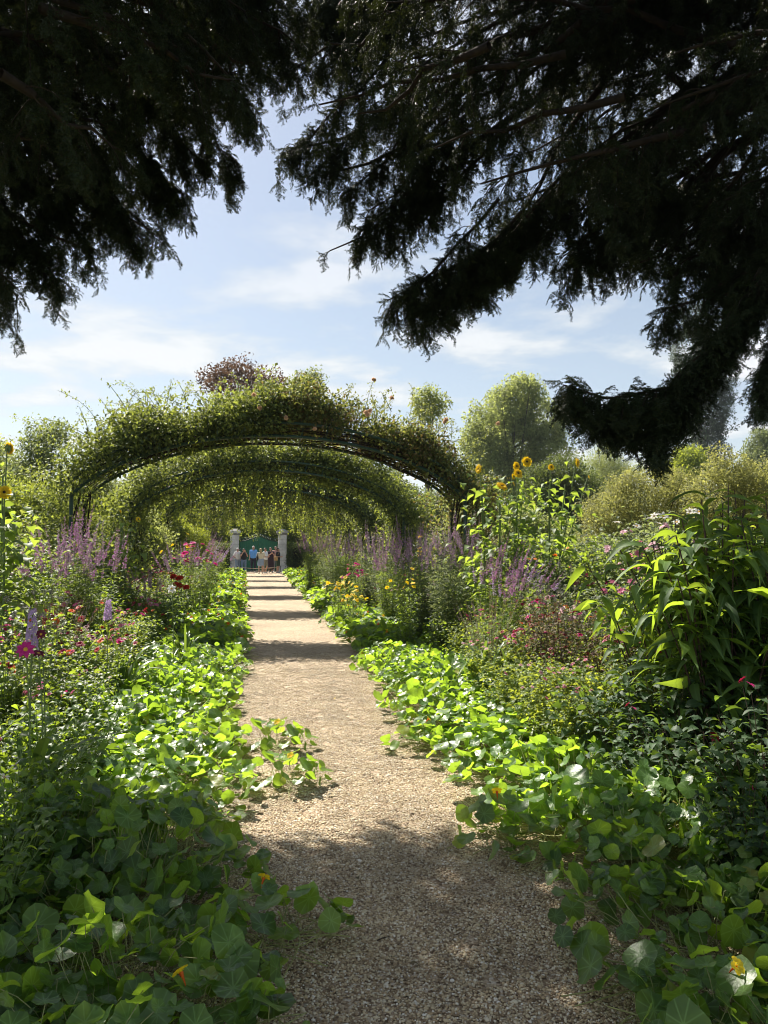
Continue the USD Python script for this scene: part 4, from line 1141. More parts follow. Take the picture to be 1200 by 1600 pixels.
def strap_clump(key, seed, n, L, mat="strap"):
    r = np.random.default_rng(seed)
    m = model(key)
    for k in range(n):
        th = r.uniform(0, 2 * PI)
        l, out, w = L * r.uniform(0.65, 1.1), r.uniform(0.15, 0.75), r.uniform(0.013, 0.021)
        d = np.array([math.cos(th), math.sin(th), 0])
        foot = d * 0.05 * r.uniform(0, 1)
        pts = bez(foot, foot + d * l * out * 0.25 + [0, 0, l * 0.75], foot + d * l * out + [0, 0, l * (0.95 - 0.75 * out * r.uniform(0.6, 1.2))], 11)
        side = np.cross(d, [0, 0, 1.0]) + r.normal(0, 0.15, 3)
        ww = w * np.array([0.7, 0.9, 1, 1, 1, 1, 0.95, 0.85, 0.65, 0.4, 0.0])
        T = unit(np.gradient(pts, axis=0))
        N = unit(np.cross(np.broadcast_to(side, pts.shape), T))
        v = np.concatenate([pts - side * ww[:, None] + N * ww[:, None] * 0.3, pts, pts + side * ww[:, None] + N * ww[:, None] * 0.3])
        f = []
        for i in range(10):
            for a, b in ((0, 11), (11, 22)):
                f += [(a + i, b + i, b + i + 1), (a + i, b + i + 1, a + i + 1)]
        part(m, "leaf", (v, np.array(f), np.tile([0, 0, r.uniform()], (33, 1))), M[mat], True)
    return m


def nasturtium(key, seed, rad=0.56, n=150, H=0.30, near=True, flowers=2, size=(0.024, 0.054), loose=1.0):
    r = np.random.default_rng(seed)
    m = model(key)
    q = np.sqrt(r.uniform(0, 1, n))
    th = r.uniform(0, 2 * PI, n)
    P = np.stack([rad * q * np.cos(th) * r.uniform(0.85, 1.15, n), rad * q * np.sin(th), 0 * q], 1)
    P[:, 2] = 0.03 + H * (0.35 + 0.65 * (1 - q ** 2)) * r.uniform(0.35, 1.0, n) + 0.05 * np.sin(5 * P[:, 0] + seed) * np.cos(6 * P[:, 1])
    P[:, 2] = np.maximum(P[:, 2], 0.035)
    out = np.stack([np.cos(th), np.sin(th), 0 * th], 1)
    N = unit(np.array([0, 0, 1.0]) + 0.50 * r.normal(size=(n, 3)) * loose + 0.35 * out * q[:, None])
    N = np.where((r.uniform(0, 1, n) < 0.14)[:, None], unit(N + 1.4 * r.normal(size=(n, 3))), N)
    S = np.clip(r.lognormal(math.log(0.55 * size[0] + 0.45 * size[1]), 0.30, n), size[0] * 0.7, size[1] * 1.15)
    Y = unit(out + 0.8 * r.normal(size=(n, 3)))
    Y = unit(Y - N * (Y * N).sum(1, keepdims=True))
    if near:
        for i in range(n):
            part(m, "leaf", scatter(ROUND[r.integers(14)], P[i:i + 1], Y[i:i + 1], N[i:i + 1], S[i:i + 1]), M["nasturtium"], True)
    else:
        g = Geo()
        for k in range(4):
            g.add(*scatter(ROUND_LOW[k], P[k::4], Y[k::4], N[k::4], S[k::4]))
        part(m, "leaves", g, M["nasturtium_far"], kind="stuff")
    st = Geo()
    for i in range(0, n, 1 if near else 4):
        foot = P[i] * [0.55, 0.55, 0] + [r.normal(0, 0.05), r.normal(0, 0.05), 0.02]
        st.add(*tube(bez(foot, (foot + P[i]) / 2 + [r.normal(0, .03), r.normal(0, .03), 0.03], P[i] - N[i] * 0.004, 5), 0.0017, 3))
    for k in range(20 if near else 4):
        a = r.uniform(0, 2 * PI)
        e = np.array([math.cos(a), math.sin(a), 0]) * rad * r.uniform(0.7, 1.15)
        mid = e * 0.5 + [r.normal(0, .1), r.normal(0, .1), r.uniform(0.04, 0.14)]
        st.add(*tube(bez((r.normal(0, .05), r.normal(0, .05), 0.02), mid, e + [0, 0, 0.03], 8), 0.0026, 4))
    part(m, "stems", st, M["pale_stem"], True, kind="stuff")
    for k in range(flowers):
        i = r.integers(n)
        c = P[i] + [0, 0, 0.03]
        F = unit([r.normal(0, .5), -0.7, 0.6])
        f = part(m, "flower", flower(c, F, 0.027, r, 5, 1, 0.5, PETAL_ROUND), M["orange" if k % 3 else "yellow"])
        part(f, "flower_tube", tube(bez(c, c - F * 0.02, c - F * 0.035 + [0, 0, -0.01], 4), [0.008, 0.005, 0.003, 0.001], 5), M["orange"], True)
    return m


nas_near = [nasturtium(f"nasturtium_near_{k:03d}", 100 + k, flowers=(0, 1, 0, 1, 0, 0)[k], loose=1.0 + 0.15 * (k % 3), n=(190, 160, 200, 150, 180, 130)[k], H=(0.30, 0.26, 0.34, 0.24, 0.30, 0.22)[k]) for k in range(6)]
nas_trail = nasturtium("nasturtium_trail", 140, 0.34, 46, 0.20, True, 1, (0.030, 0.055))
nas_far = [nasturtium(f"nasturtium_far_{k:03d}", 150 + k, 0.62, 170, 0.36, False, 3, (0.036, 0.066)) for k in range(4)]


def lerp(y, pts):
    return float(np.interp(y, [p[0] for p in pts], [p[1] for p in pts]))


def left_edge(y):
    return lerp(y, [(2, -0.02), (3, 0.0), (5, -0.10), (8, -0.13), (13, -0.30), (20, -0.45), (35, -0.72), (60, -1.1)])


def right_edge(y):
    return lerp(y, [(2.0, 1.18), (3.0, 1.25), (3.5, 1.40), (3.9, 1.18), (5, 1.30), (6.6, 1.24), (8.3, 1.28), (11.9, 1.55), (20, 1.60), (31, 1.62), (60, 1.72)])


rn = np.random.default_rng(5)
spots = []
for side in (-1, 1):
    y = 2.15
    while y < 50:
        near = y < 11.5
        step = 0.54 if near else (0.62 if y < 22 else 0.95)
        rows = ((0.55, 0.98, 1.40) if side < 0 or y < 5.5 else (0.53, 0.95)) if y < 9.5 else ((0.45, 1.0) if y < 20 else (0.45, 0.95))
        for c, off in enumerate(rows):
            yy = y + rn.uniform(-0.14, 0.14) + (0.25 if c % 2 else 0)
            e = left_edge(yy) if side < 0 else right_edge(yy)
            x = e + side * (off + rn.uniform(-0.07, 0.07))
            if near and yy > 2.9 and (side < 0 and x < -0.40 * yy - 0.3 or side > 0 and x > 0.75 * yy + 0.5):
                continue
            spots.append((side, x, yy, near))
        y += step
def stretch(y):
    return "before the first arch" if y < 14.4 else "under the first arch" if y < 17.5 else "between the first two arches" if y < 22.5 else "between second and third arches" if y < 29 else "between third and fourth arches" if y < 35.5 else "deep under the arches"


for side, x, y, near in spots:
    zone = ("L" if side < 0 else "R") + ("0" if y < (3.9 if side < 0 else 4.3) else "1" if near else "2")
    row = abs(x - (left_edge(y) if side < 0 else right_edge(y)))
    row = "at the gravel's edge" if row < 0.74 else "against the taller plants" if row > 1.07 or y > 9.5 else "mid band"
    sd = "left" if side < 0 else "right"
    lab = {"0": f"shaded nasturtium with large round leaves, lower {sd}, {row}", "1": f"{'nearer' if y < 7 else 'farther'} sunlit nasturtium left of the path, {row}" if side < 0 else f"{'nearer' if y < 7 else 'farther'} sunlit nasturtium right of the path, {row}",
           "2": f"low {sd} nasturtium mound {stretch(y)}, {row}"}[zone[1]]
    mod = nas_near[rn.integers(6)] if near else nas_far[rn.integers(4)]
    copy(mod, "nasturtium", lab, "nasturtium", (x, y, 0.02), rn.uniform(0, 6.28), rn.uniform(0.9, 1.12) * (1 if near else 1.0), lab.replace("nasturtium", "nasturtiums"))
for u, v, y, s, lab in ((430, 1120, 6.15, 1.0, "nasturtium trail with orange flowers spilling farthest onto the sunlit gravel from the left"),
                        (450, 1195, 5.25, 0.9, "low nasturtium trail lying on the gravel just above the yew's shadow edge"),
                        (430, 1420, 3.15, 0.95, "shaded nasturtium trail with a few upright round leaves reaching onto the gravel, lower left"),
                        (345, 1530, 2.55, 1.0, "nasturtium with a big pale veined leaf at the gravel's edge, bottom left"),
                        (800, 1330, 4.0, 1.05, "nasturtium tuft pushing out onto the dark gravel from the right border"),
                        (1080, 1580, 2.35, 1.0, "nasturtium with a broad pale veined leaf at the bottom right corner"),
                        (660, 1160, 6.0, 0.9, "nasturtium tuft with greyish upturned leaves at the right edge of the sunlit gravel")):
    copy(nas_trail, "nasturtium_trail", lab, "nasturtium", (gx(u, y), y, 0.02), rn.uniform(0, 6.28), s)

# models of the other plants
bush = [herb(f"leafy_plant_{k:03d}", 200 + k, h, sp, 38, 34, OVATE, L * 1.2, mt, jit=0.08) for k, (h, sp, L, mt) in enumerate(((0.85, 0.42, 0.075, "green"), (1.05, 0.45, 0.085, "green"), (0.75, 0.40, 0.060, "yellow_green"), (1.25, 0.42, 0.09, "green"), (1.0, 0.42, 0.06, "grey_green")))]
tall = [herb(f"tall_leafy_plant_{k:03d}", 220 + k, h, 0.45, 30, 44, OVATE, L * 1.2, mt, jit=0.09) for k, (h, L, mt) in enumerate(((1.55, 0.10, "green"), (1.75, 0.09, "grey_green"), (1.6, 0.085, "yellow_green")))]
near_leafy = [herb(f"near_leafy_plant_{k:03d}", 240 + k, 0.85, 0.42, 26, 22, OVATE_BIG, 0.095, "green_near", leaf_parts=290, jit=0.06) for k in range(2)]
dahlia = [herb(f"dark_dahlia_{k:03d}", 250 + k, 0.95, 0.48, 26, 18, TOOTHED if k else OVATE_BIG, 0.14, "dark_leaf", "red_stem", leaf_parts=270, flowers=(k, 0.032, ("crimson", "magenta"), "gold_disc", 9, 1) if k else None) for k in range(3)]
zin = [herb(f"zinnia_{k:03d}", 260 + k, h, 0.42, 30, 30, OVATE, 0.085, "green" if k % 2 else "yellow_green", flowers=(nf, fr, fm, cm, 11, 2)) for k, (h, nf, fr, fm, cm) in enumerate((
    (0.95, 12, 0.038, ("pink", "magenta", "pink"), "gold_disc"), (0.95, 11, 0.036, ("crimson", "maroon", "magenta"), "gold_disc"), (1.0, 12, 0.040, ("magenta", "pale_pink", "crimson"), "gold_disc"), (0.9, 9, 0.040, ("red", "orange", "crimson"), "seed_disc"), (0.9, 14, 0.026, ("pale_pink", "pink"), "gold_disc")))]
loose = [herb(f"loosestrife_{k:03d}", 280 + k, h, 0.42, 46, 40, NARROW, 0.11, lm, spikes=(0.72, 0.36, rd * 0.82, cm, 80), lean=ln, jit=0.015, stem_r=0.003) for k, (h, rd, cm, ln, lm) in enumerate((
    (1.7, 0.024, ("mauve", "dull_mauve", "mauve"), 0.03, "green"), (1.55, 0.024, ("mauve", "lilac", "mauve"), 0.12, "green"), (1.65, 0.020, ("purple", "dull_mauve"), -0.02, "grey_green"), (1.5, 0.022, ("dull_mauve", "mauve"), 0.05, "green")))]
rud = herb("rudbeckia", 300, 1.0, 0.38, 26, 14, OVATE, 0.07, "green", flowers=(24, 0.042, "yellow", "seed_disc", 12, 1))
ylw = herb("yellow_daisy", 301, 1.6, 0.4, 18, 26, OVATE, 0.09, "green", flowers=(8, 0.040, "yellow", "gold_disc", 12, 1))
orng = herb("orange_daisy", 302, 1.5, 0.4, 16, 24, OVATE, 0.085, "green", flowers=(7, 0.042, "orange", "gold_disc", 12, 1))
redf = herb("red_dahlia", 303, 1.25, 0.35, 14, 22, OVATE, 0.09, "dark_leaf", flowers=(7, 0.065, "red", "red", 14, 3))
magf = herb("magenta_phlox", 304, 1.45, 0.35, 20, 24, OVATE, 0.07, "green", flowers=(20, 0.045, "magenta", "magenta", 9, 2))
pinkc = herb("pink_phlox", 305, 1.75, 0.40, 18, 26, OVATE, 0.09, "green", flowers=(22, 0.038, ("pale_pink", "pale_pink", "pink"), "pale_pink", 7, 2))
whitef = herb("white_flower_plant", 306, 1.85, 0.32, 10, 22, OVATE, 0.085, "green", flowers=(10, 0.042, "white", "gold_disc", 6, 1))
low_white = herb("low_white_flower_plant", 307, 0.62, 0.3, 10, 16, OVATE_BIG, 0.075, "green_near", leaf_parts=120, flowers=(3, 0.04, "white", "gold_disc", 5, 1))
thistle = [herb(f"globe_thistle_{k:03d}", 310 + k, 1.5, 0.34, 16, 22, TOOTHED if k == 9 else OVATE, 0.085, "grey_green" if k else "green", heads=(13, 0.028, "thistle")) for k in range(2)]
dry = [herb(f"withered_plant_{k:03d}", 320 + k, 1.45, 0.42, 34, 34, OVATE, 0.060, "brown", "red_stem", jit=0.05, heads=(9, 0.020, "thistle")) for k in range(2)]
seedy = herb("seedy_plant", 325, 1.35, 0.45, 40, 24, NARROW, 0.07, "grey_green", "straw", spikes=(0.8, 0.25, 0.010, ("dull_mauve", "brown"), 40), jit=0.02)
shrub = [herb(f"long_leaved_plant_{k:03d}", 330 + k, 2.05, 0.66, 26, 26, LANCES, 0.25, "long_leaf", "red_stem", up=-0.05, start=0.28, leaf_parts=295, stem_r=0.009, jit=0.05, taper=0.05) for k in range(2)]
straps = [strap_clump(f"strap_leaved_clump_{k:03d}", 340 + k, 22, (0.95, 0.8)[k]) for k in range(2)]


def sunflower(key, seed, h, heads, nleaf=34):
    """heads: (dx, dy, z, radius, facing azimuth from -y towards the camera, droop)."""
    r = np.random.default_rng(seed)
    m = model(key)
    main = bez((0, 0, 0), (0.04, 0.03, h * 0.5), (heads[0][0] * 0.5, heads[0][1] * 0.5, h * 0.86), 9)
    part(m, "stalk", tube(main, np.linspace(0.017, 0.009, 9), 6), M["stem"], True)
    P, Y = [], []
    for hd in heads:
        e = np.array(hd[:3])
        a = main[min(8, max(3, int(8 * (e[2] / h - 0.35))))]
        br = bez(a, (a + e) / 2 + [0, 0, -0.08], e, 8)
        part(m, "branch", tube(br, np.linspace(0.009, 0.006, 8), 5), M["stem"], True)
        for t in np.linspace(0.12, 0.95, 13):
            i = int(t * 7)
            P.append(br[i])
            Y.append([r.normal(), r.normal(), r.normal(0.1, 0.2)])
    for t in np.linspace(0.25, 0.98, nleaf):
        i = min(7, int(t * 8))
        P.append(main[i] + (main[i + 1] - main[i]) * (t * 8 - i) + r.normal(0, 0.17, 3))
        a = r.uniform(0, 6.28)
        Y.append([math.cos(a), math.sin(a), r.normal(0.1, 0.2)])
    P, Y = np.array(P), np.array(Y)
    for i in range(len(P)):
        y = unit(Y[i])
        pet = P[i] + y * 0.07
        s = r.uniform(0.10, 0.20) * (1.15 - 0.45 * P[i, 2] / h)
        part(m, "leaf", scatter(HEART, pet[None], (y + [0, 0, -0.25])[None], (np.array([0, 0, 1.0]) + r.normal(0, 0.25, 3))[None], [s]), M["sun_leaf"], True)
    for hd in heads:
        e, rad = np.array(hd[:3]), hd[3]
        N = unit([math.sin(hd[4]), -math.cos(hd[4]), hd[5]])
        f = part(m, "flower_head", flower(e + N * 0.02, N, rad, r, 21, 2, 0.12), M["yellow"])
        part(f, "seed_disc", dome(e + N * 0.025, N, rad * 0.46, 0.3, 14), M["seed_disc"], True)
        part(f, "sepals", flower(e + N * 0.005, N, rad * 0.75, r, 11, 1, 0.05), M["stem"])
    return m


def sun_thing(key, label, u, y, items, seed, group=None, nleaf=125):
    """Sunflower standing at column u, distance y, with its heads where they are seen: (u, v, dy, radius, facing, droop)."""
    x = gx(u, y)
    hd = []
    for (hu, hv, dy, rad, az, dr) in items:
        q = at(hu, hv, y + dy)
        hd.append((q[0] - x, dy, q[2], rad * 1.18, az, dr))
    m = sunflower(key, seed, max(q[2] for q in hd) + 0.1, hd, nleaf)
    copy(m, "sunflower", label, "sunflower", (x, y, 0), 0.0, 1.0)


SY = 10.6
sun_thing("sunflower_000", "branching sunflower with three flower heads close together, the highest of the right border", 800, SY, [(822, 722, 0, 0.068, 0.1, 0.15), (805, 729, 0.05, 0.060, 0.5, 0.1), (808, 741, -0.1, 0.068, 0.3, 0.5), (800, 745, 0.1, 0.04, 0.8, 0.2)], 400)
sun_thing("sunflower_001", "sunflower with a drooping head seen from above, lowest of the right border", 778, SY - 0.3, [(783, 762, 0, 0.075, 0.35, 1.1), (800, 757, 0.1, 0.035, 1.2, 0.6)], 401)
sun_thing("sunflower_002", "sunflower turned sideways beside the rose arch, smallest head of the right border", 756, SY + 0.2, [(750, 733, 0, 0.062, -1.2, 0.1)], 402)
sun_thing("sunflower_003", "sunflower whose petals have dropped, leaving a dark disc, in the right border", 856, SY, [(860, 731, 0, 0.045, 0.1, 0.3)], 403)
sun_thing("sunflower_004", "leaning sunflower with its head turned aside, rightmost of the right border", 868, SY + 0.1, [(899, 724, 0, 0.068, 0.9, 0.1), (918, 746, 0.1, 0.02, 0.8, 0.3)], 404)
sun_thing("sunflower_005", "tall sunflower at the left edge of the garden seen from behind", -4, 8.6, [(11, 701, 0, 0.060, 2.5, 0.2)], 405)
sun_thing("sunflower_006", "lower sunflower at the left edge of the garden facing the path", 3, 8.3, [(7, 770, 0, 0.060, 0.2, 0.2)], 406)
sun_thing("sunflower_007", "broad leaved sunflower without open heads under the left foot of the arch", 195, 13.6, [(186, 800, 0, 0.03, 2.0, 0.4), (215, 812, 0.1, 0.04, 0.6, 0.3)], 407, nleaf=80)

# hero plants, each where it stands: (model, name, label, category, column, distance, turn, scale, group)
H = []


def hero(mod, name, lab, cat, u, y, s=1.0, rz=None, group=None, z=0.0):
    copy(mod, name, lab, cat, (gx(u, y), y, z), rn.uniform(0, 6.28) if rz is None else rz, s, group)


hero(loose[0], "loosestrife", "tall clump of mauve flower spikes in front of the arch's left foot", "loosestrife", 112, 10.2, 1.3)
hero(loose[3], "loosestrife", "fading mauve spikes left of the tall mauve clump, by the left sunflowers", "loosestrife", 62, 10.6, 1.25)
hero(loose[0], "loosestrife", "mauve spikes in the sunlit left border below the arch's left foot", "loosestrife", 150, 10.0, 1.18)
hero(loose[1], "loosestrife", "rosy mauve clump of spikes leaning to the path in the left border", "loosestrife", 318, 17.5, 1.25, 0.0)
hero(loose[3], "loosestrife", "paler rosy spikes beside the leaning rosy clump of the left border", "loosestrife", 282, 17.0, 1.28)
hero(loose[3], "loosestrife", "small dull mauve spikes in the middle of the left border", "loosestrife", 228, 13.5, 0.95)
hero(loose[1], "loosestrife", "bright mauve spikes leaning right, beneath the sunflowers", "loosestrife", 770, 10.0, 1.15, 0.3)
hero(loose[1], "loosestrife", "bright mauve spikes leaning right, lowest and nearest under the sunflowers", "loosestrife", 800, 8.8, 1.05, 0.2)
hero(loose[2], "loosestrife", "dark bushy clump with dusky purple spikes left of the sunflowers", "loosestrife", 700, 11.2, 1.3)
hero(loose[2], "loosestrife", "second dusky purple bush, beside the rose arch's right foot", "loosestrife", 735, 12.0, 1.3)
hero(loose[0], "loosestrife", "upright mauve clump in the middle of the right border", "loosestrife", 640, 13.5, 1.32)
hero(loose[3], "loosestrife", "pale rosy spikes fanning out in the middle of the right border", "loosestrife", 612, 14.3, 1.25)
hero(loose[2], "loosestrife", "dusky purple clump behind the yellow flowers of the right border", "loosestrife", 572, 18.0, 1.35)
hero(loose[3], "loosestrife", "greyish mauve clump behind and left of the yellow flowers of the right border", "loosestrife", 540, 20.0, 1.4)
hero(loose[0], "loosestrife", "far mauve clump nearest the gate in the right border", "loosestrife", 490, 26.0, 1.4)
for k, (u, y, s_, lab) in enumerate(((660, 12.4, 1.2, "dusky purple bush nearest the path between the mauve clumps of the right border"), (600, 16.5, 1.3, "dusky purple bush behind the fanning rosy spikes"), (520, 22.5, 1.35, "dusky purple clump under the second arch, right border"))):
    hero(loose[2], "loosestrife", lab, "loosestrife", u, y, s_)
hero(magf, "magenta_phlox", "magenta flower clump behind the yellow flowers", "phlox", 556, 17.0, 0.98)
hero(rud, "rudbeckia", "golden yellow daisy clump at the edge of the right border", "rudbeckia", 530, 15.6, 1.12)
hero(rud, "rudbeckia", "smaller golden yellow daisy clump right of the larger one", "rudbeckia", 552, 14.6, 0.88)
hero(ylw, "yellow_daisy", "tall yellow daisies behind the pale rosy spikes under the right end of the arch", "daisy", 665, 15.2, 1.22)
hero(ylw, "yellow_daisy", "yellow daisies in front of the dusky purple bush", "daisy", 636, 11.4, 0.86)
hero(ylw, "yellow_daisy", "yellow daisies among the far left border, above the rosy clump", "daisy", 282, 19.5, 1.3)
hero(orng, "orange_daisy", "orange daisies below the sunflowers", "daisy", 866, 11.2, 1.15)
hero(redf, "red_dahlia", "deep red dahlia clump in the middle of the left border", "dahlia", 274, 12.5, 1.02)
hero(magf, "pink_hollyhock", "tall pink flower rising above the rosy clump of the left border", "hollyhock", 302, 16.0, 1.32)
hero(whitef, "white_flower_plant", "tall white flowers left of the long leaved plant, against the olive shrub", "tobacco flower", 1012, 6.6, 1.16)
hero(whitef, "white_flower_plant", "tall white flowers showing over the long leaved plant", "tobacco flower", 1062, 6.4, 1.18)
hero(pinkc, "pink_phlox", "pale pink phlox heads left of the long leaved plant", "phlox", 985, 6.9, 1.10)
hero(pinkc, "pink_phlox", "second clump of pale pink phlox, in front of the white flowers", "phlox", 1030, 6.3, 1.12)
hero(thistle[1], "globe_thistle", "globe thistle with many round grey heads between sunflowers and olive shrub", "globe thistle", 880, 8.4, 1.08)
hero(thistle[1], "globe_thistle", "globe thistle with grey heads right of the mauve spikes", "globe thistle", 925, 8.0, 1.06)
hero(thistle[1], "globe_thistle", "globe thistle with drooping grey heads over the brown plant", "globe thistle", 840, 8.0, 0.98)
hero(thistle[0], "globe_thistle", "dark globe thistle clump at the left edge of the garden", "globe thistle", 28, 5.8, 0.98)
hero(thistle[0], "globe_thistle", "globe thistle clump right behind the lilac flower spire", "globe thistle", 58, 6.4, 0.96)
hero(dry[0], "withered_plant", "withered brown bush in the middle of the right border", "withered plant", 890, 6.9, 0.95)
hero(dry[1], "withered_plant", "withered brown seed stalks in front of the globe thistles", "withered plant", 850, 7.4, 0.95)
hero(dry[0], "withered_plant", "withered brown bush left of the long leaved plant", "withered plant", 940, 6.5, 0.9)
hero(seedy, "seedy_plant", "grey green seeding plant below the bright mauve spikes", "border plant", 760, 8.3, 0.95)
hero(seedy, "seedy_plant", "grey green seeding plant at the left, behind the zinnias", "border plant", 90, 8.2, 1.0)
hero(shrub[0], "long_leaved_plant", "tall plant with long drooping leaves and red stems at the right edge", "balsam", 1130, 4.7, 1.06)
hero(shrub[1], "long_leaved_plant", "tall long leaved plant leaning left beside the pale pink phlox", "balsam", 1050, 5.3, 0.95)
hero(shrub[0], "long_leaved_plant", "tall long leaved plant half out of view at the far right", "balsam", 1235, 4.5, 1.05, 2.0)
hero(shrub[1], "long_leaved_plant", "tall long leaved plant behind the two others at the right edge", "balsam", 1160, 5.6, 1.08, 4.0)
hero(straps[0], "strap_leaved_clump", "clump of long sword leaves among the dark leaves at the right edge", "iris", 1165, 4.3, 1.05)
hero(straps[1], "strap_leaved_clump", "arching sword leaves at the lower right above the magenta dahlia", "iris", 1150, 3.75, 0.8)
hero(straps[0], "strap_leaved_clump", "clump of sword leaves in the middle of the right border, behind pink flowers", "iris", 945, 5.6, 0.9)
hero(straps[0], "strap_leaved_clump", "clump of sword leaves left of the withered brown bush", "iris", 752, 7.6, 1.0)
hero(straps[1], "strap_leaved_clump", "second clump of sword leaves left of the withered brown bush, nearer the path", "iris", 800, 7.2, 0.95)
hero(straps[0], "strap_leaved_clump", "tall sword leaves below the magenta cosmos at the left edge", "iris", 45, 4.35, 1.0)
hero(straps[1], "strap_leaved_clump", "sword leaves between the zinnias and the path in the left border", "iris", 292, 10.2, 0.95)
hero(straps[1], "strap_leaved_clump", "young upright sword leaves among the pink zinnias", "iris", 190, 8.0, 1.05)
for k, (u, y, s, d, lab) in enumerate(((1120, 4.4, 1.0, 0, "dark leaved dahlia without flowers below the long leaved plant"), (1040, 4.7, 1.0, 1, "dark leaved dahlia with crimson and magenta flowers in the shaded right border"), (1190, 3.75, 0.95, 2, "dark leaved dahlia with magenta flowers at the right edge"),
                                       (960, 5.0, 0.9, 0, "dark leaved dahlia beside the sword leaves of the right border"), (1240, 4.3, 1.0, 1, "dark dahlia half out of view at the right edge"), (1090, 4.0, 0.75, 0, "low dark leaved dahlia behind the shaded nasturtiums on the right"),
                                       (1000, 4.35, 0.7, 2, "low dark dahlia nearest the sunlit nasturtiums on the right"), (1160, 3.35, 0.62, 0, "lowest dark leaved dahlia, in the bottom right border"))):
    hero(dahlia[d], "dahlia", lab, "dahlia", u, y, s)
for k, (u, y, s, lab) in enumerate(((20, 4.0, 0.95, "leafy green plant at the left edge, in front of the cosmos"), (75, 4.7, 0.95, "leafy green plant right of the left edge's sword leaves"), (10, 4.9, 1.05, "leafy green plant behind the sword leaves at the left edge"),
                                    (130, 5.3, 0.9, "leafy green plant between the sword leaves and the nasturtiums on the left"), (-15, 3.4, 0.9, "shaded leafy plant at the left edge"), (60, 3.9, 0.72, "shaded low leafy plant with the white flowers beside it"))):
    hero(near_leafy[k % 2], "leafy_plant", lab, "border plant", u, y, s)
for k, (u, y, s, lab) in enumerate(((900, 5.9, 1.0, "light green leafy plant left of the sword leaves in the right border"), (960, 5.7, 1.1, "light green leafy plant behind the sword leaves in the right border"), (850, 6.4, 1.0, "light green leafy plant with pink flowers nearby, before the withered bush"), (1010, 5.6, 1.15, "light green leafy plant at the foot of the leaning long leaved plant"), (800, 6.6, 0.9, "light green leafy plant by the two sword leaved clumps"), (920, 5.2, 0.8, "low light green plant behind the sunlit nasturtiums on the right"))):
    hero(bush[2], "leafy_plant", lab, "border plant", u, y, s)
for k, (u, y, s, lab) in enumerate(((840, 5.9, 0.85, "pale pink flowering zinnia before the light green plants of the right border"), (870, 5.4, 0.75, "pale pink flowering zinnia nearest the sunlit nasturtiums on the right"), (770, 7.3, 0.9, "pale pink flowering zinnia by the crimson ones, right border"))):
    hero(zin[4], "zinnia", lab, "zinnia", u, y, s)
for k, (u, y, s, lab) in enumerate(((95, 13.4, 1.32, "tall leafy plant hiding the left post of the nearest arch"), (140, 13.2, 1.28, "tall leafy plant right of the nearest arch's left post"), (175, 14.2, 1.3, "tall leafy plant just inside the nearest arch's left foot"), (50, 12.4, 1.25, "tall leafy plant between the left sunflowers and the arch"),
                                    (700, 14.0, 1.30, "tall leafy plant just inside the nearest arch's right foot"), (740, 13.3, 1.25, "tall leafy plant hiding the right post of the nearest arch"))):
    hero(tall[k % 3], "tall_leafy_plant", lab, "border plant", u, y, s)
hero(low_white, "white_flower_plant", "low plant with white flowers in the shade at the left edge", "white flower", 28, 3.75, 1.0)
r = np.random.default_rng(90)


def single(name, label, cat, u, v, y, rad, fm, cm="gold_disc", npet=8, lay=1, N=(0.1, -0.8, 0.5)):
    """One tall flower on its own stem with a few leaves, its head where it is seen."""
    e = at(u, v, y)
    t = thing(name, label, cat, (e[0], y, 0))
    part(t, "stem", tube(bez((0.03, 0, 0), (0.04, 0.03, e[2] * 0.6), (0, 0, e[2]), 8), np.linspace(0.005, 0.003, 8), 5), M["stem"], True)
    f = part(t, "flower", flower((0, 0, e[2]), N, rad, r, npet, lay, 0.15, OVATE), M[fm])
    part(f, "flower_center", dome(np.array([0, 0, e[2]]) + unit(N) * rad * 0.08, N, rad * 0.26), M[cm], True)
    for k in range(7):
        z = e[2] * (0.3 + 0.09 * k)
        part(t, "leaf", scatter(LANCE, np.array([[0.03, 0.02, z]]), np.array([[r.normal(), r.normal(), 0.3]]), np.array([[0, 0, 1.0]]), [0.10]), M["green_near"], True)


single("cosmos", "large magenta cosmos flower at the left edge below the lilac spire", "cosmos", 40, 1015, 4.3, 0.048, "magenta")
single("cosmos", "maroon cosmos flower right beside the large magenta one", "cosmos", 60, 1021, 4.4, 0.036, "maroon", N=(0.3, -0.3, 0.9))
single("cosmos", "maroon cosmos with a golden eye, right of the lilac spire", "cosmos", 64, 991, 4.6, 0.030, "maroon")
single("crimson_dahlia", "crimson flower with a yellow eye in the dark right border", "dahlia", 1117, 1151, 4.1, 0.036, "crimson", npet=9)
single("magenta_dahlia", "magenta flower seen from the side at the lower right", "dahlia", 1173, 1226, 3.7, 0.040, "magenta", npet=9, N=(0.9, -0.5, 0.2))
single("purple_dahlia", "small purple flower in the dark middle of the right border", "dahlia", 1031, 1104, 4.9, 0.030, "mauve", npet=9, N=(0.8, -0.5, 0.2))
single("white_cosmos", "single white flower among the zinnias of the left border", "cosmos", 268, 920, 9.0, 0.055, "white", npet=7)


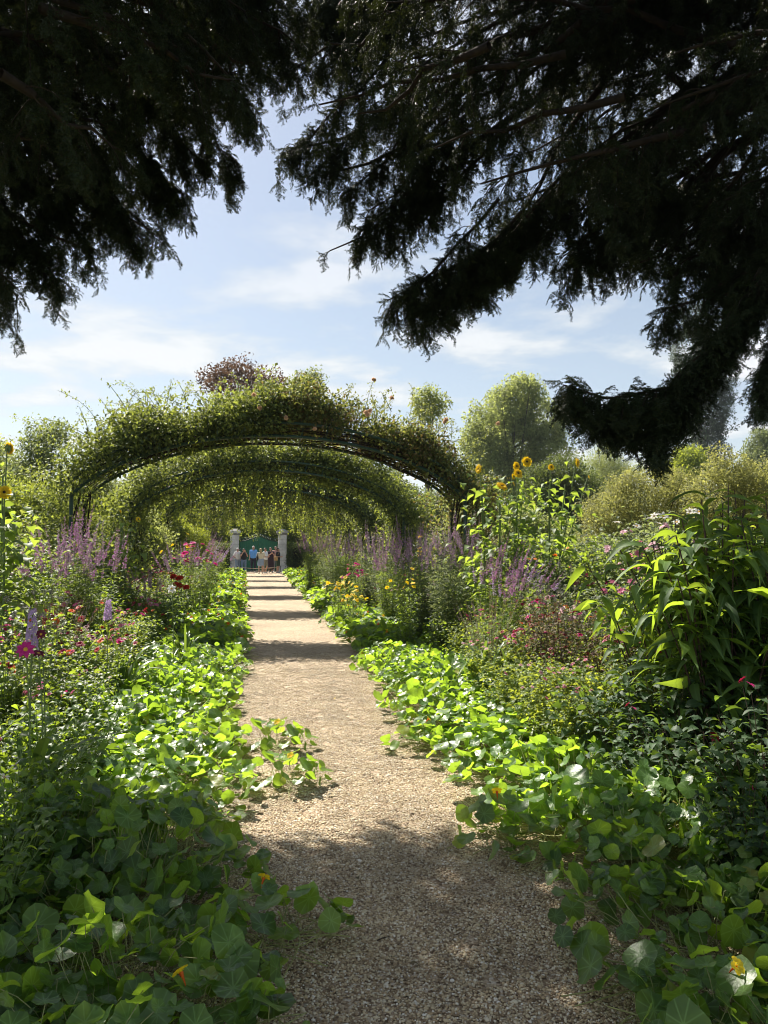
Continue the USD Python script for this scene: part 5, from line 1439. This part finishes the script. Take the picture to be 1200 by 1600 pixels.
def spire(label, u, v0, v1, y, rad, mk):
    a, b = at(u, v1, y), at(u + 2, v0, y)
    t = thing("larkspur", label, "larkspur", (a[0], y, 0))
    b, a = b - [a[0], y, 0], a - [a[0], y, 0]
    part(t, "stem", tube(bez((0, 0, 0), a * 0.6, b, 7), np.linspace(0.006, 0.003, 7), 5), M["stem"], True)
    n = 26
    for k in range(n):
        q = k / (n - 1)
        th = k * 2.4
        d = np.array([math.cos(th), math.sin(th), 0.15])
        c = a + (b - a) * q + d * rad * (1 - 0.45 * q)
        part(t, "floret", flower(c, d + [0, 0, 0.2], rad * (1.0 - 0.4 * q), r, 6, 1, 0.3, OVATE), M[mk])
    part(t, "leaves", scatter(NARROW, a * r.uniform(0.3, 0.95, (30, 1)), unit(r.normal(size=(30, 3)) + [0, 0, 0.4]), r.normal(size=(30, 3)), 0.10), M["green"], kind="stuff")


spire("thick lilac flower spire above the magenta cosmos at the left edge", 49, 952, 1012, 4.6, 0.026, "lilac")
spire("pale lilac flower spire among the pink zinnias of the left border", 168, 938, 968, 7.6, 0.030, "lilac")

# rows and drifts: what fills the beds between the plants above
FILL = {"leafy": ("bushy flowerless green plant, {} bed, {}", "border plant", "leafy plants of the {} bed"),
        "tall": ("tall flowerless leafy plant, {} bed, {}", "border plant", "tall leafy plants of the {} bed"),
        "zinnia": ("pink to crimson zinnia, {} bed, {}", "zinnia", "zinnias of the {} bed"),
        "spike": ("mauve spiked plant, {} bed, {}", "loosestrife", "far mauve spikes of the {} bed")}
rf = np.random.default_rng(123)
for side in (-1, 1):
    nm = "left" if side < 0 else "right"
    y = 4.6
    while y < 50:
        st = 0.46 if y < 9 else 0.60 if y < 16 else 0.85 if y < 30 else 1.15
        e = left_edge(y) if side < 0 else right_edge(y)
        x = (1.45 if side < 0 else 1.55) if y < 10 else 1.45
        while x < 5.4:
            xx, yy = e + side * (x + rf.uniform(-0.15, 0.15)), y + rf.uniform(-0.2, 0.2)
            vis = (xx > -0.36 * yy - 0.5) if side < 0 else (xx < 0.76 * yy + 0.4)
            if side > 0 and yy < 6.2 and xx > 0.42 * yy:
                vis = False
            if vis and not (yy > 18 and x > 3.6):
                depth = (x - 1.4) / 4
                q = rf.uniform()
                if depth < 0.32 and yy < 26:
                    kind = "zinnia" if q < (0.62 if side < 0 else 0.35) else "leafy"
                elif depth < 0.55:
                    kind = "leafy" if q < 0.55 else "zinnia" if q < 0.72 else "tall" if yy > 9 else "leafy"
                else:
                    kind = "tall" if yy > 7 else "leafy"
                if yy > 20 and depth > 0.2 and q > 0.80:
                    kind = "spike"
                pool = {"leafy": bush, "tall": tall, "zinnia": zin, "spike": loose}[kind]
                k = rf.integers(len(pool))
                lab, cat, grp = FILL[kind]
                s = rf.uniform(0.85, 1.08) * (0.80 if kind in ("leafy", "zinnia") and depth < 0.12 else 1) * (1.0 if yy < 7 else 1.12 if depth < 0.35 else 1.3)
                copy(pool[k], {"leafy": "leafy_plant", "tall": "tall_leafy_plant", "zinnia": "zinnia", "spike": "loosestrife"}[kind], lab.format(nm, (stretch(yy) if yy > 12 else "nearest the yews" if yy < 7 else "well before the arches") + (", by the nasturtiums" if depth < 0.25 else ", mid bed" if depth < 0.6 else ", at the back")), cat, (xx, yy, 0), rf.uniform(0, 6.28), s, grp.format(nm) + ", " + (stretch(yy) if yy > 12 else "nearest" if yy < 7 else "middle") + (", front" if depth < 0.25 else ", mid bed" if depth < 0.6 else ", back"))
            x += st * rf.uniform(0.85, 1.15)
        y += st


# ------------------------------------------------------------------ visitors at the gate
def ball(c, rad, seg=14):
    return m3.Manifold.sphere(rad, seg).translate([float(x) for x in c])


def chain(items, seg=14):
    out = [m3.Manifold.batch_hull([ball(a, ra, seg), ball(b, rb, seg)]) for (a, ra), (b, rb) in zip(items[:-1], items[1:])]
    return out


def union(ms, fine=None):
    m = m3.Manifold.batch_boolean(ms, m3.OpType.Add)
    if fine:
        m = m.refine_to_length(fine)
    q = m.to_mesh()
    t = trimesh.Trimesh(np.array(q.vert_properties[:, :3]), np.array(q.tri_verts))
    if fine:
        trimesh.smoothing.filter_taubin(t, iterations=6)
    return t


SKIN = plain_mat("skin", (0.42, 0.25, 0.18), 0.6, 0.08, 20.0)
HAIRS = {k: plain_mat(k + "_hair", c, 0.6, 0.3, 60.0) for k, c in (("grey", (0.42, 0.40, 0.37)), ("dark", (0.025, 0.018, 0.014)), ("brown", (0.09, 0.055, 0.03)), ("blond", (0.40, 0.30, 0.16)))}
CLOTH = {}


def cloth(name, c):
    if name not in CLOTH:
        CLOTH[name] = plain_mat(name + "_cloth", c, 0.85, 0.12, 25.0, 0.3, bscale=60.0)
    return CLOTH[name]


def person(label, u, y, height, face, hair, top, bottom, arms="down", long_hair=False, skirt=False, dress=False, shorts=False, bag=None, stance=0.0, sleeve=0.55):
    """A standing figure, feet on the ground; face: direction it looks (0 = towards the camera)."""
    t = thing("person", label, "person", (gx(u, y), y, 0.015), face)
    k = height / 1.72
    V = lambda *p: np.array(p, float) * k  # noqa: E731
    hip, sh = 0.095, 0.185
    pel, waist, chest, neck, head = V(0, 0, 0.93), V(0, 0.0, 1.08), V(0, 0.01, 1.30), V(0, 0.015, 1.46), V(0, -0.005, 1.60)
    body, shirt, pants = [], [], []
    R_ = lambda q: q * k  # noqa: E731
    body += [m3.Manifold.batch_hull([ball(V(s * 0.075, 0, 0.95), R_(0.105)) for s in (-1, 1)] + [ball(V(s * 0.06, 0, 1.10), R_(0.10)) for s in (-1, 1)]),
             m3.Manifold.batch_hull([ball(V(s * 0.06, 0, 1.10), R_(0.10)) for s in (-1, 1)] + [ball(V(s * 0.10, 0.0, 1.30), R_(0.105)) for s in (-1, 1)]),
             m3.Manifold.batch_hull([ball(V(s * 0.10, 0.0, 1.30), R_(0.105)) for s in (-1, 1)] + [ball(V(s * 0.15, 0.01, 1.40), R_(0.055)) for s in (-1, 1)])]
    shirt += [m3.Manifold.batch_hull([ball(V(s * 0.075, 0, 0.95 if not skirt else 1.0), R_(0.122)) for s in (-1, 1)] + [ball(V(s * 0.10, 0.0, 1.30), R_(0.122)) for s in (-1, 1)]),
              m3.Manifold.batch_hull([ball(V(s * 0.10, 0.0, 1.30), R_(0.122)) for s in (-1, 1)] + [ball(V(s * 0.155, 0.01, 1.405), R_(0.066)) for s in (-1, 1)])]
    body += chain([(V(0, 0.01, 1.40), R_(0.062)), (V(0, 0.0, 1.52), R_(0.052))])
    body += [m3.Manifold.batch_hull([ball(V(0, 0.012, 1.625), R_(0.090)), ball(V(0, -0.012, 1.60), R_(0.078)), ball(V(0, -0.035, 1.535), R_(0.045))])]
    body += chain([(V(0, -0.088, 1.605), R_(0.011)), (V(0, -0.108, 1.575), R_(0.013))]) + [ball(V(s * 0.088, 0.01, 1.59), R_(0.02), 8) for s in (-1, 1)]
    body += [ball(V(0, -0.083, 1.545), R_(0.014), 8)]
    hands = {"down": lambda s: (V(s * 0.235, 0.03, 1.13), V(s * 0.245, -0.05, 0.88)), "up": lambda s: (V(s * 0.25, -0.10, 1.16), V(s * 0.07, -0.26, 1.50)),
             "fold": lambda s: (V(s * 0.25, -0.02, 1.13), V(s * 0.03, -0.22, 1.12)), "hip": lambda s: (V(s * 0.33, 0.04, 1.14), V(s * 0.17, -0.06, 1.00)), "phone": lambda s: (V(s * 0.24, -0.12, 1.14), V(s * 0.06, -0.30, 1.30))}
    for s in (-1, 1):
        S_ = V(s * sh, 0.01, 1.405)
        E, Wr = hands[arms](s)
        body += chain([(S_, R_(0.052)), (E, R_(0.040)), (Wr, R_(0.027))])
        shirt += chain([(S_, R_(0.066)), (S_ + (E - S_) * sleeve * 1.3, R_(0.060))]) if sleeve < 0.9 else chain([(S_, R_(0.066)), (E, R_(0.052)), (E + (Wr - E) * 0.8, R_(0.042))])
        d = unit(Wr - E)
        side = unit(np.cross(d, [0, 1.0, 0.2]))
        palm = Wr + d * R_(0.055)
        body += [m3.Manifold.batch_hull([ball(Wr, R_(0.026), 10), ball(palm + side * R_(0.03), R_(0.016), 8), ball(palm - side * R_(0.03), R_(0.016), 8)])]
        curl = unit(np.array([0, -0.4, 0.2]) - d * 0.2)
        for q, ln in zip((-1.05, -0.35, 0.35, 1.05), (0.062, 0.074, 0.070, 0.054)):
            a = palm + side * R_(0.029 * q)
            b = a + d * R_(ln * 0.55) + curl * R_(0.008)
            body += chain([(a, R_(0.010)), (b, R_(0.009)), (b + d * R_(ln * 0.4) + curl * R_(0.028), R_(0.0075))], 8)
        th0 = Wr + d * R_(0.018) + side * R_(0.026)
        body += chain([(th0, R_(0.012)), (th0 + side * R_(0.024) + d * R_(0.028), R_(0.010)), (th0 + side * R_(0.028) + d * R_(0.055), R_(0.008))], 8)
        hipj, knee, ank = V(s * hip, 0, 0.90), V(s * (hip + 0.012), -0.02 - s * stance, 0.49), V(s * (hip + 0.015), 0.03 + s * stance * 0.6, 0.085)
        toe = ank + V(s * 0.02, -0.15, -0.055)
        body += chain([(hipj, R_(0.092)), (knee, R_(0.056)), (ank, R_(0.038))])
        body += chain([(ank + V(0, 0.025, -0.045), R_(0.036)), (toe, R_(0.030))])
        if not (skirt or dress):
            stop = knee if shorts else ank + V(0, 0, 0.02)
            pants += chain([(hipj, R_(0.112)), (hipj + (knee - hipj) * 0.9, R_(0.084 if shorts else 0.074))] if shorts else [(hipj, R_(0.108)), (knee, R_(0.075)), (stop, R_(0.058))])
    pants += [m3.Manifold.batch_hull([ball(V(s * 0.085, 0, z), R_(q)) for s in (-1, 1) for z, q in ((0.90, 0.118), (1.02, 0.108))])]
    if skirt or dress:
        lo = 0.58 if skirt else 0.30
        pants = [m3.Manifold.batch_hull([ball(V(s * 0.08, 0, 1.0), R_(0.125)) for s in (-1, 1)] + [ball(V(s * 0.13, q * 0.05, lo), R_(0.075 if skirt else 0.09)) for s in (-1, 1) for q in (-1, 1)])]
    p = part(t, "body", union(body, 0.025 * k), SKIN, True)
    for s in (-1, 1):
        part(p, "eye", trimesh.creation.icosphere(1, 0.010 * k).apply_translation(V(s * 0.032, -0.081, 1.612)), HAIRS["dark"], True)
        ank = V(s * (hip + 0.015), 0.03 + s * stance * 0.6, 0.085)
        toe = ank + V(s * 0.02, -0.15, -0.055)
        part(t, "shoe", union([m3.Manifold.batch_hull([ball(ank + V(0, 0.025, -0.045), R_(0.044)), ball(toe, R_(0.038)), ball(ank + V(0, 0, -0.01), R_(0.044))]).translate([0, 0, 0.006])]), cloth("pale_shoe", (0.45, 0.43, 0.40)) if s else None, True)
    part(t, "top", union(shirt, 0.03 * k), cloth(*top), True)
    part(t, "dress" if dress else "skirt" if skirt else "shorts" if shorts else "trousers", union(pants, 0.03 * k), cloth(*bottom), True)
    cap = [m3.Manifold.batch_hull([ball(V(0, 0.022, 1.640), R_(0.094)), ball(V(0, 0.035, 1.60), R_(0.085))])]
    if long_hair:
        cap += chain([(V(0, 0.045, 1.60), R_(0.085)), (V(0, 0.065, 1.45), R_(0.070)), (V(0, 0.07, 1.34), R_(0.045))])
    part(t, "hair", union(cap, 0.03), HAIRS[hair], True)
    if bag:
        nm_, col, side_, low = bag
        c = V(side_ * 0.25, 0.06, low)
        b = part(t, "bag", box(c[0] - 0.06, c[0] + 0.06, c[1] - 0.13, c[1] + 0.13, c[2] - 0.15, c[2] + 0.13, 0.03), cloth(nm_, col), False)
        part(b, "strap", tube([c + [0, 0, 0.12], V(side_ * 0.21, 0.09, 1.30), V(side_ * 0.15, 0.02, 1.475), V(side_ * 0.2, -0.09, 1.32), c + [0, -0.03, 0.12]], 0.014, 5), cloth(nm_, col), True)


person("person in a white shirt with a tan shoulder bag, standing farthest left at the gate", 371.5, 52.6, 1.66, 0.6, "grey", ("white_shirt", (0.72, 0.70, 0.68)), ("pale_jeans", (0.22, 0.28, 0.36)), "hip", bag=("tan_bag", (0.36, 0.20, 0.10), 1, 0.98))
person("person with dark hair in a black top and blue jeans, hands raised to the face", 381, 52.4, 1.62, 0.2, "dark", ("black_top", (0.02, 0.02, 0.025)), ("blue_jeans", (0.13, 0.19, 0.30)), "up", True, sleeve=0.2)
person("person with grey hair in a bright blue shirt and dark trousers, before the gate", 396, 53.4, 1.80, -0.2, "grey", ("blue_shirt", (0.12, 0.32, 0.68)), ("navy_trousers", (0.018, 0.020, 0.035)), "down")
person("person seen from behind in a cream top and denim skirt with a black shoulder bag", 407.5, 50.2, 1.64, PI + 0.1, "blond", ("cream_top", (0.62, 0.55, 0.42)), ("denim_skirt", (0.26, 0.33, 0.46)), "phone", True, skirt=True, bag=("black_bag", (0.015, 0.015, 0.015), 1, 1.06), stance=0.10)
person("person in a white t-shirt and khaki shorts beside the one with the black bag", 414.5, 51.0, 1.66, 0.9, "brown", ("white_tshirt", (0.78, 0.78, 0.78)), ("khaki_shorts", (0.24, 0.22, 0.17)), "fold", shorts=True, stance=0.05)
person("person in a long dark dress standing before the gate's right half", 423, 52.2, 1.70, 0.3, "brown", ("dark_dress_top", (0.035, 0.02, 0.03)), ("dark_dress", (0.035, 0.02, 0.03)), "phone", dress=True, sleeve=0.3)
person("person in a pinkish top half hidden behind the one in the dark shirt", 431, 53.2, 1.78, 0.1, "brown", ("pink_top", (0.50, 0.27, 0.22)), ("grey_trousers", (0.16, 0.16, 0.17)), "fold")
person("person in a black shirt and dark green shorts, farthest right at the gate", 434.5, 51.4, 1.66, 1.2, "dark", ("black_shirt", (0.02, 0.02, 0.022)), ("green_shorts", (0.035, 0.06, 0.035)), "fold", shorts=True, bag=("straw_bag", (0.40, 0.26, 0.12), -1, 1.02))


# ------------------------------------------------------------------ small things fallen on the path
rl = np.random.default_rng(17)


def fallen(label, u, v, mk, size, base, cat="fallen leaf", name="fallen_leaf"):
    d = ray(u, v)
    q = np.array([0, 0, EYE]) - d * (EYE / d[2])
    a = rl.uniform(0, 6.28)
    y = np.array([[math.cos(a), math.sin(a), 0.05]])
    g = scatter(base, np.array([[0, 0, 0.0]]), y, np.array([[rl.normal(0, .15), rl.normal(0, .15), 1.0]]), [size])
    k = numbered(name)
    p_ = put("/World/" + k, (g[0] + [q[0], q[1], float(path_z(q[0], q[1])) + 0.016], g[1], g[2]), M[mk], True)
    tag(p_, label, cat)


fallen("small white petal lying alone on the dark gravel near the right nasturtiums", 863, 1448, "white", 0.024, PETAL_ROUND, "petal", "fallen_petal")
fallen("orange petal lying in the middle of the sunlit gravel", 470, 1180, "orange", 0.035, PETAL_ROUND, "petal", "fallen_petal")
fallen("yellow fallen leaf on the gravel just left of the path's middle", 525, 1095, "yellow", 0.026, OVATE, "petal", "fallen_petal")
for u, v, mk, lab in ((560, 1385, "brown", "brown fallen leaf in the shaded middle of the gravel"), (640, 1520, "brown", "brown fallen leaf at the bottom middle of the gravel"), (620, 1255, "brown", "brown fallen leaf on the edge of the yew's shadow"), (780, 1500, "brown", "brown fallen leaf near the right edge of the shaded gravel"), (520, 1250, "brown", "brown fallen leaf left on the edge of the yew's shadow")):
    fallen(lab, u, v, mk, 0.04, OVATE)
t = thing("fallen_twig", "short dark twig lying on the gravel in a patch of sun, bottom middle", "twig", (0, 0, 0))
d = ray(598, 1478)
q = np.array([0, 0, EYE]) - d * (EYE / d[2])
z0 = float(path_z(q[0], q[1])) + 0.012
part(t, "stem", tube([(q[0] - 0.025, q[1] - 0.01, z0), (q[0], q[1], z0 + 0.004), (q[0] + 0.028, q[1] + 0.014, z0)], [0.0026, 0.0024, 0.0014], 5, True), M["bark"], True)
part(t, "side_shoot", tube([(q[0], q[1], z0 + 0.003), (q[0] + 0.008, q[1] - 0.012, z0 + 0.005)], [0.0016, 0.0008], 4, True), M["bark"], True)
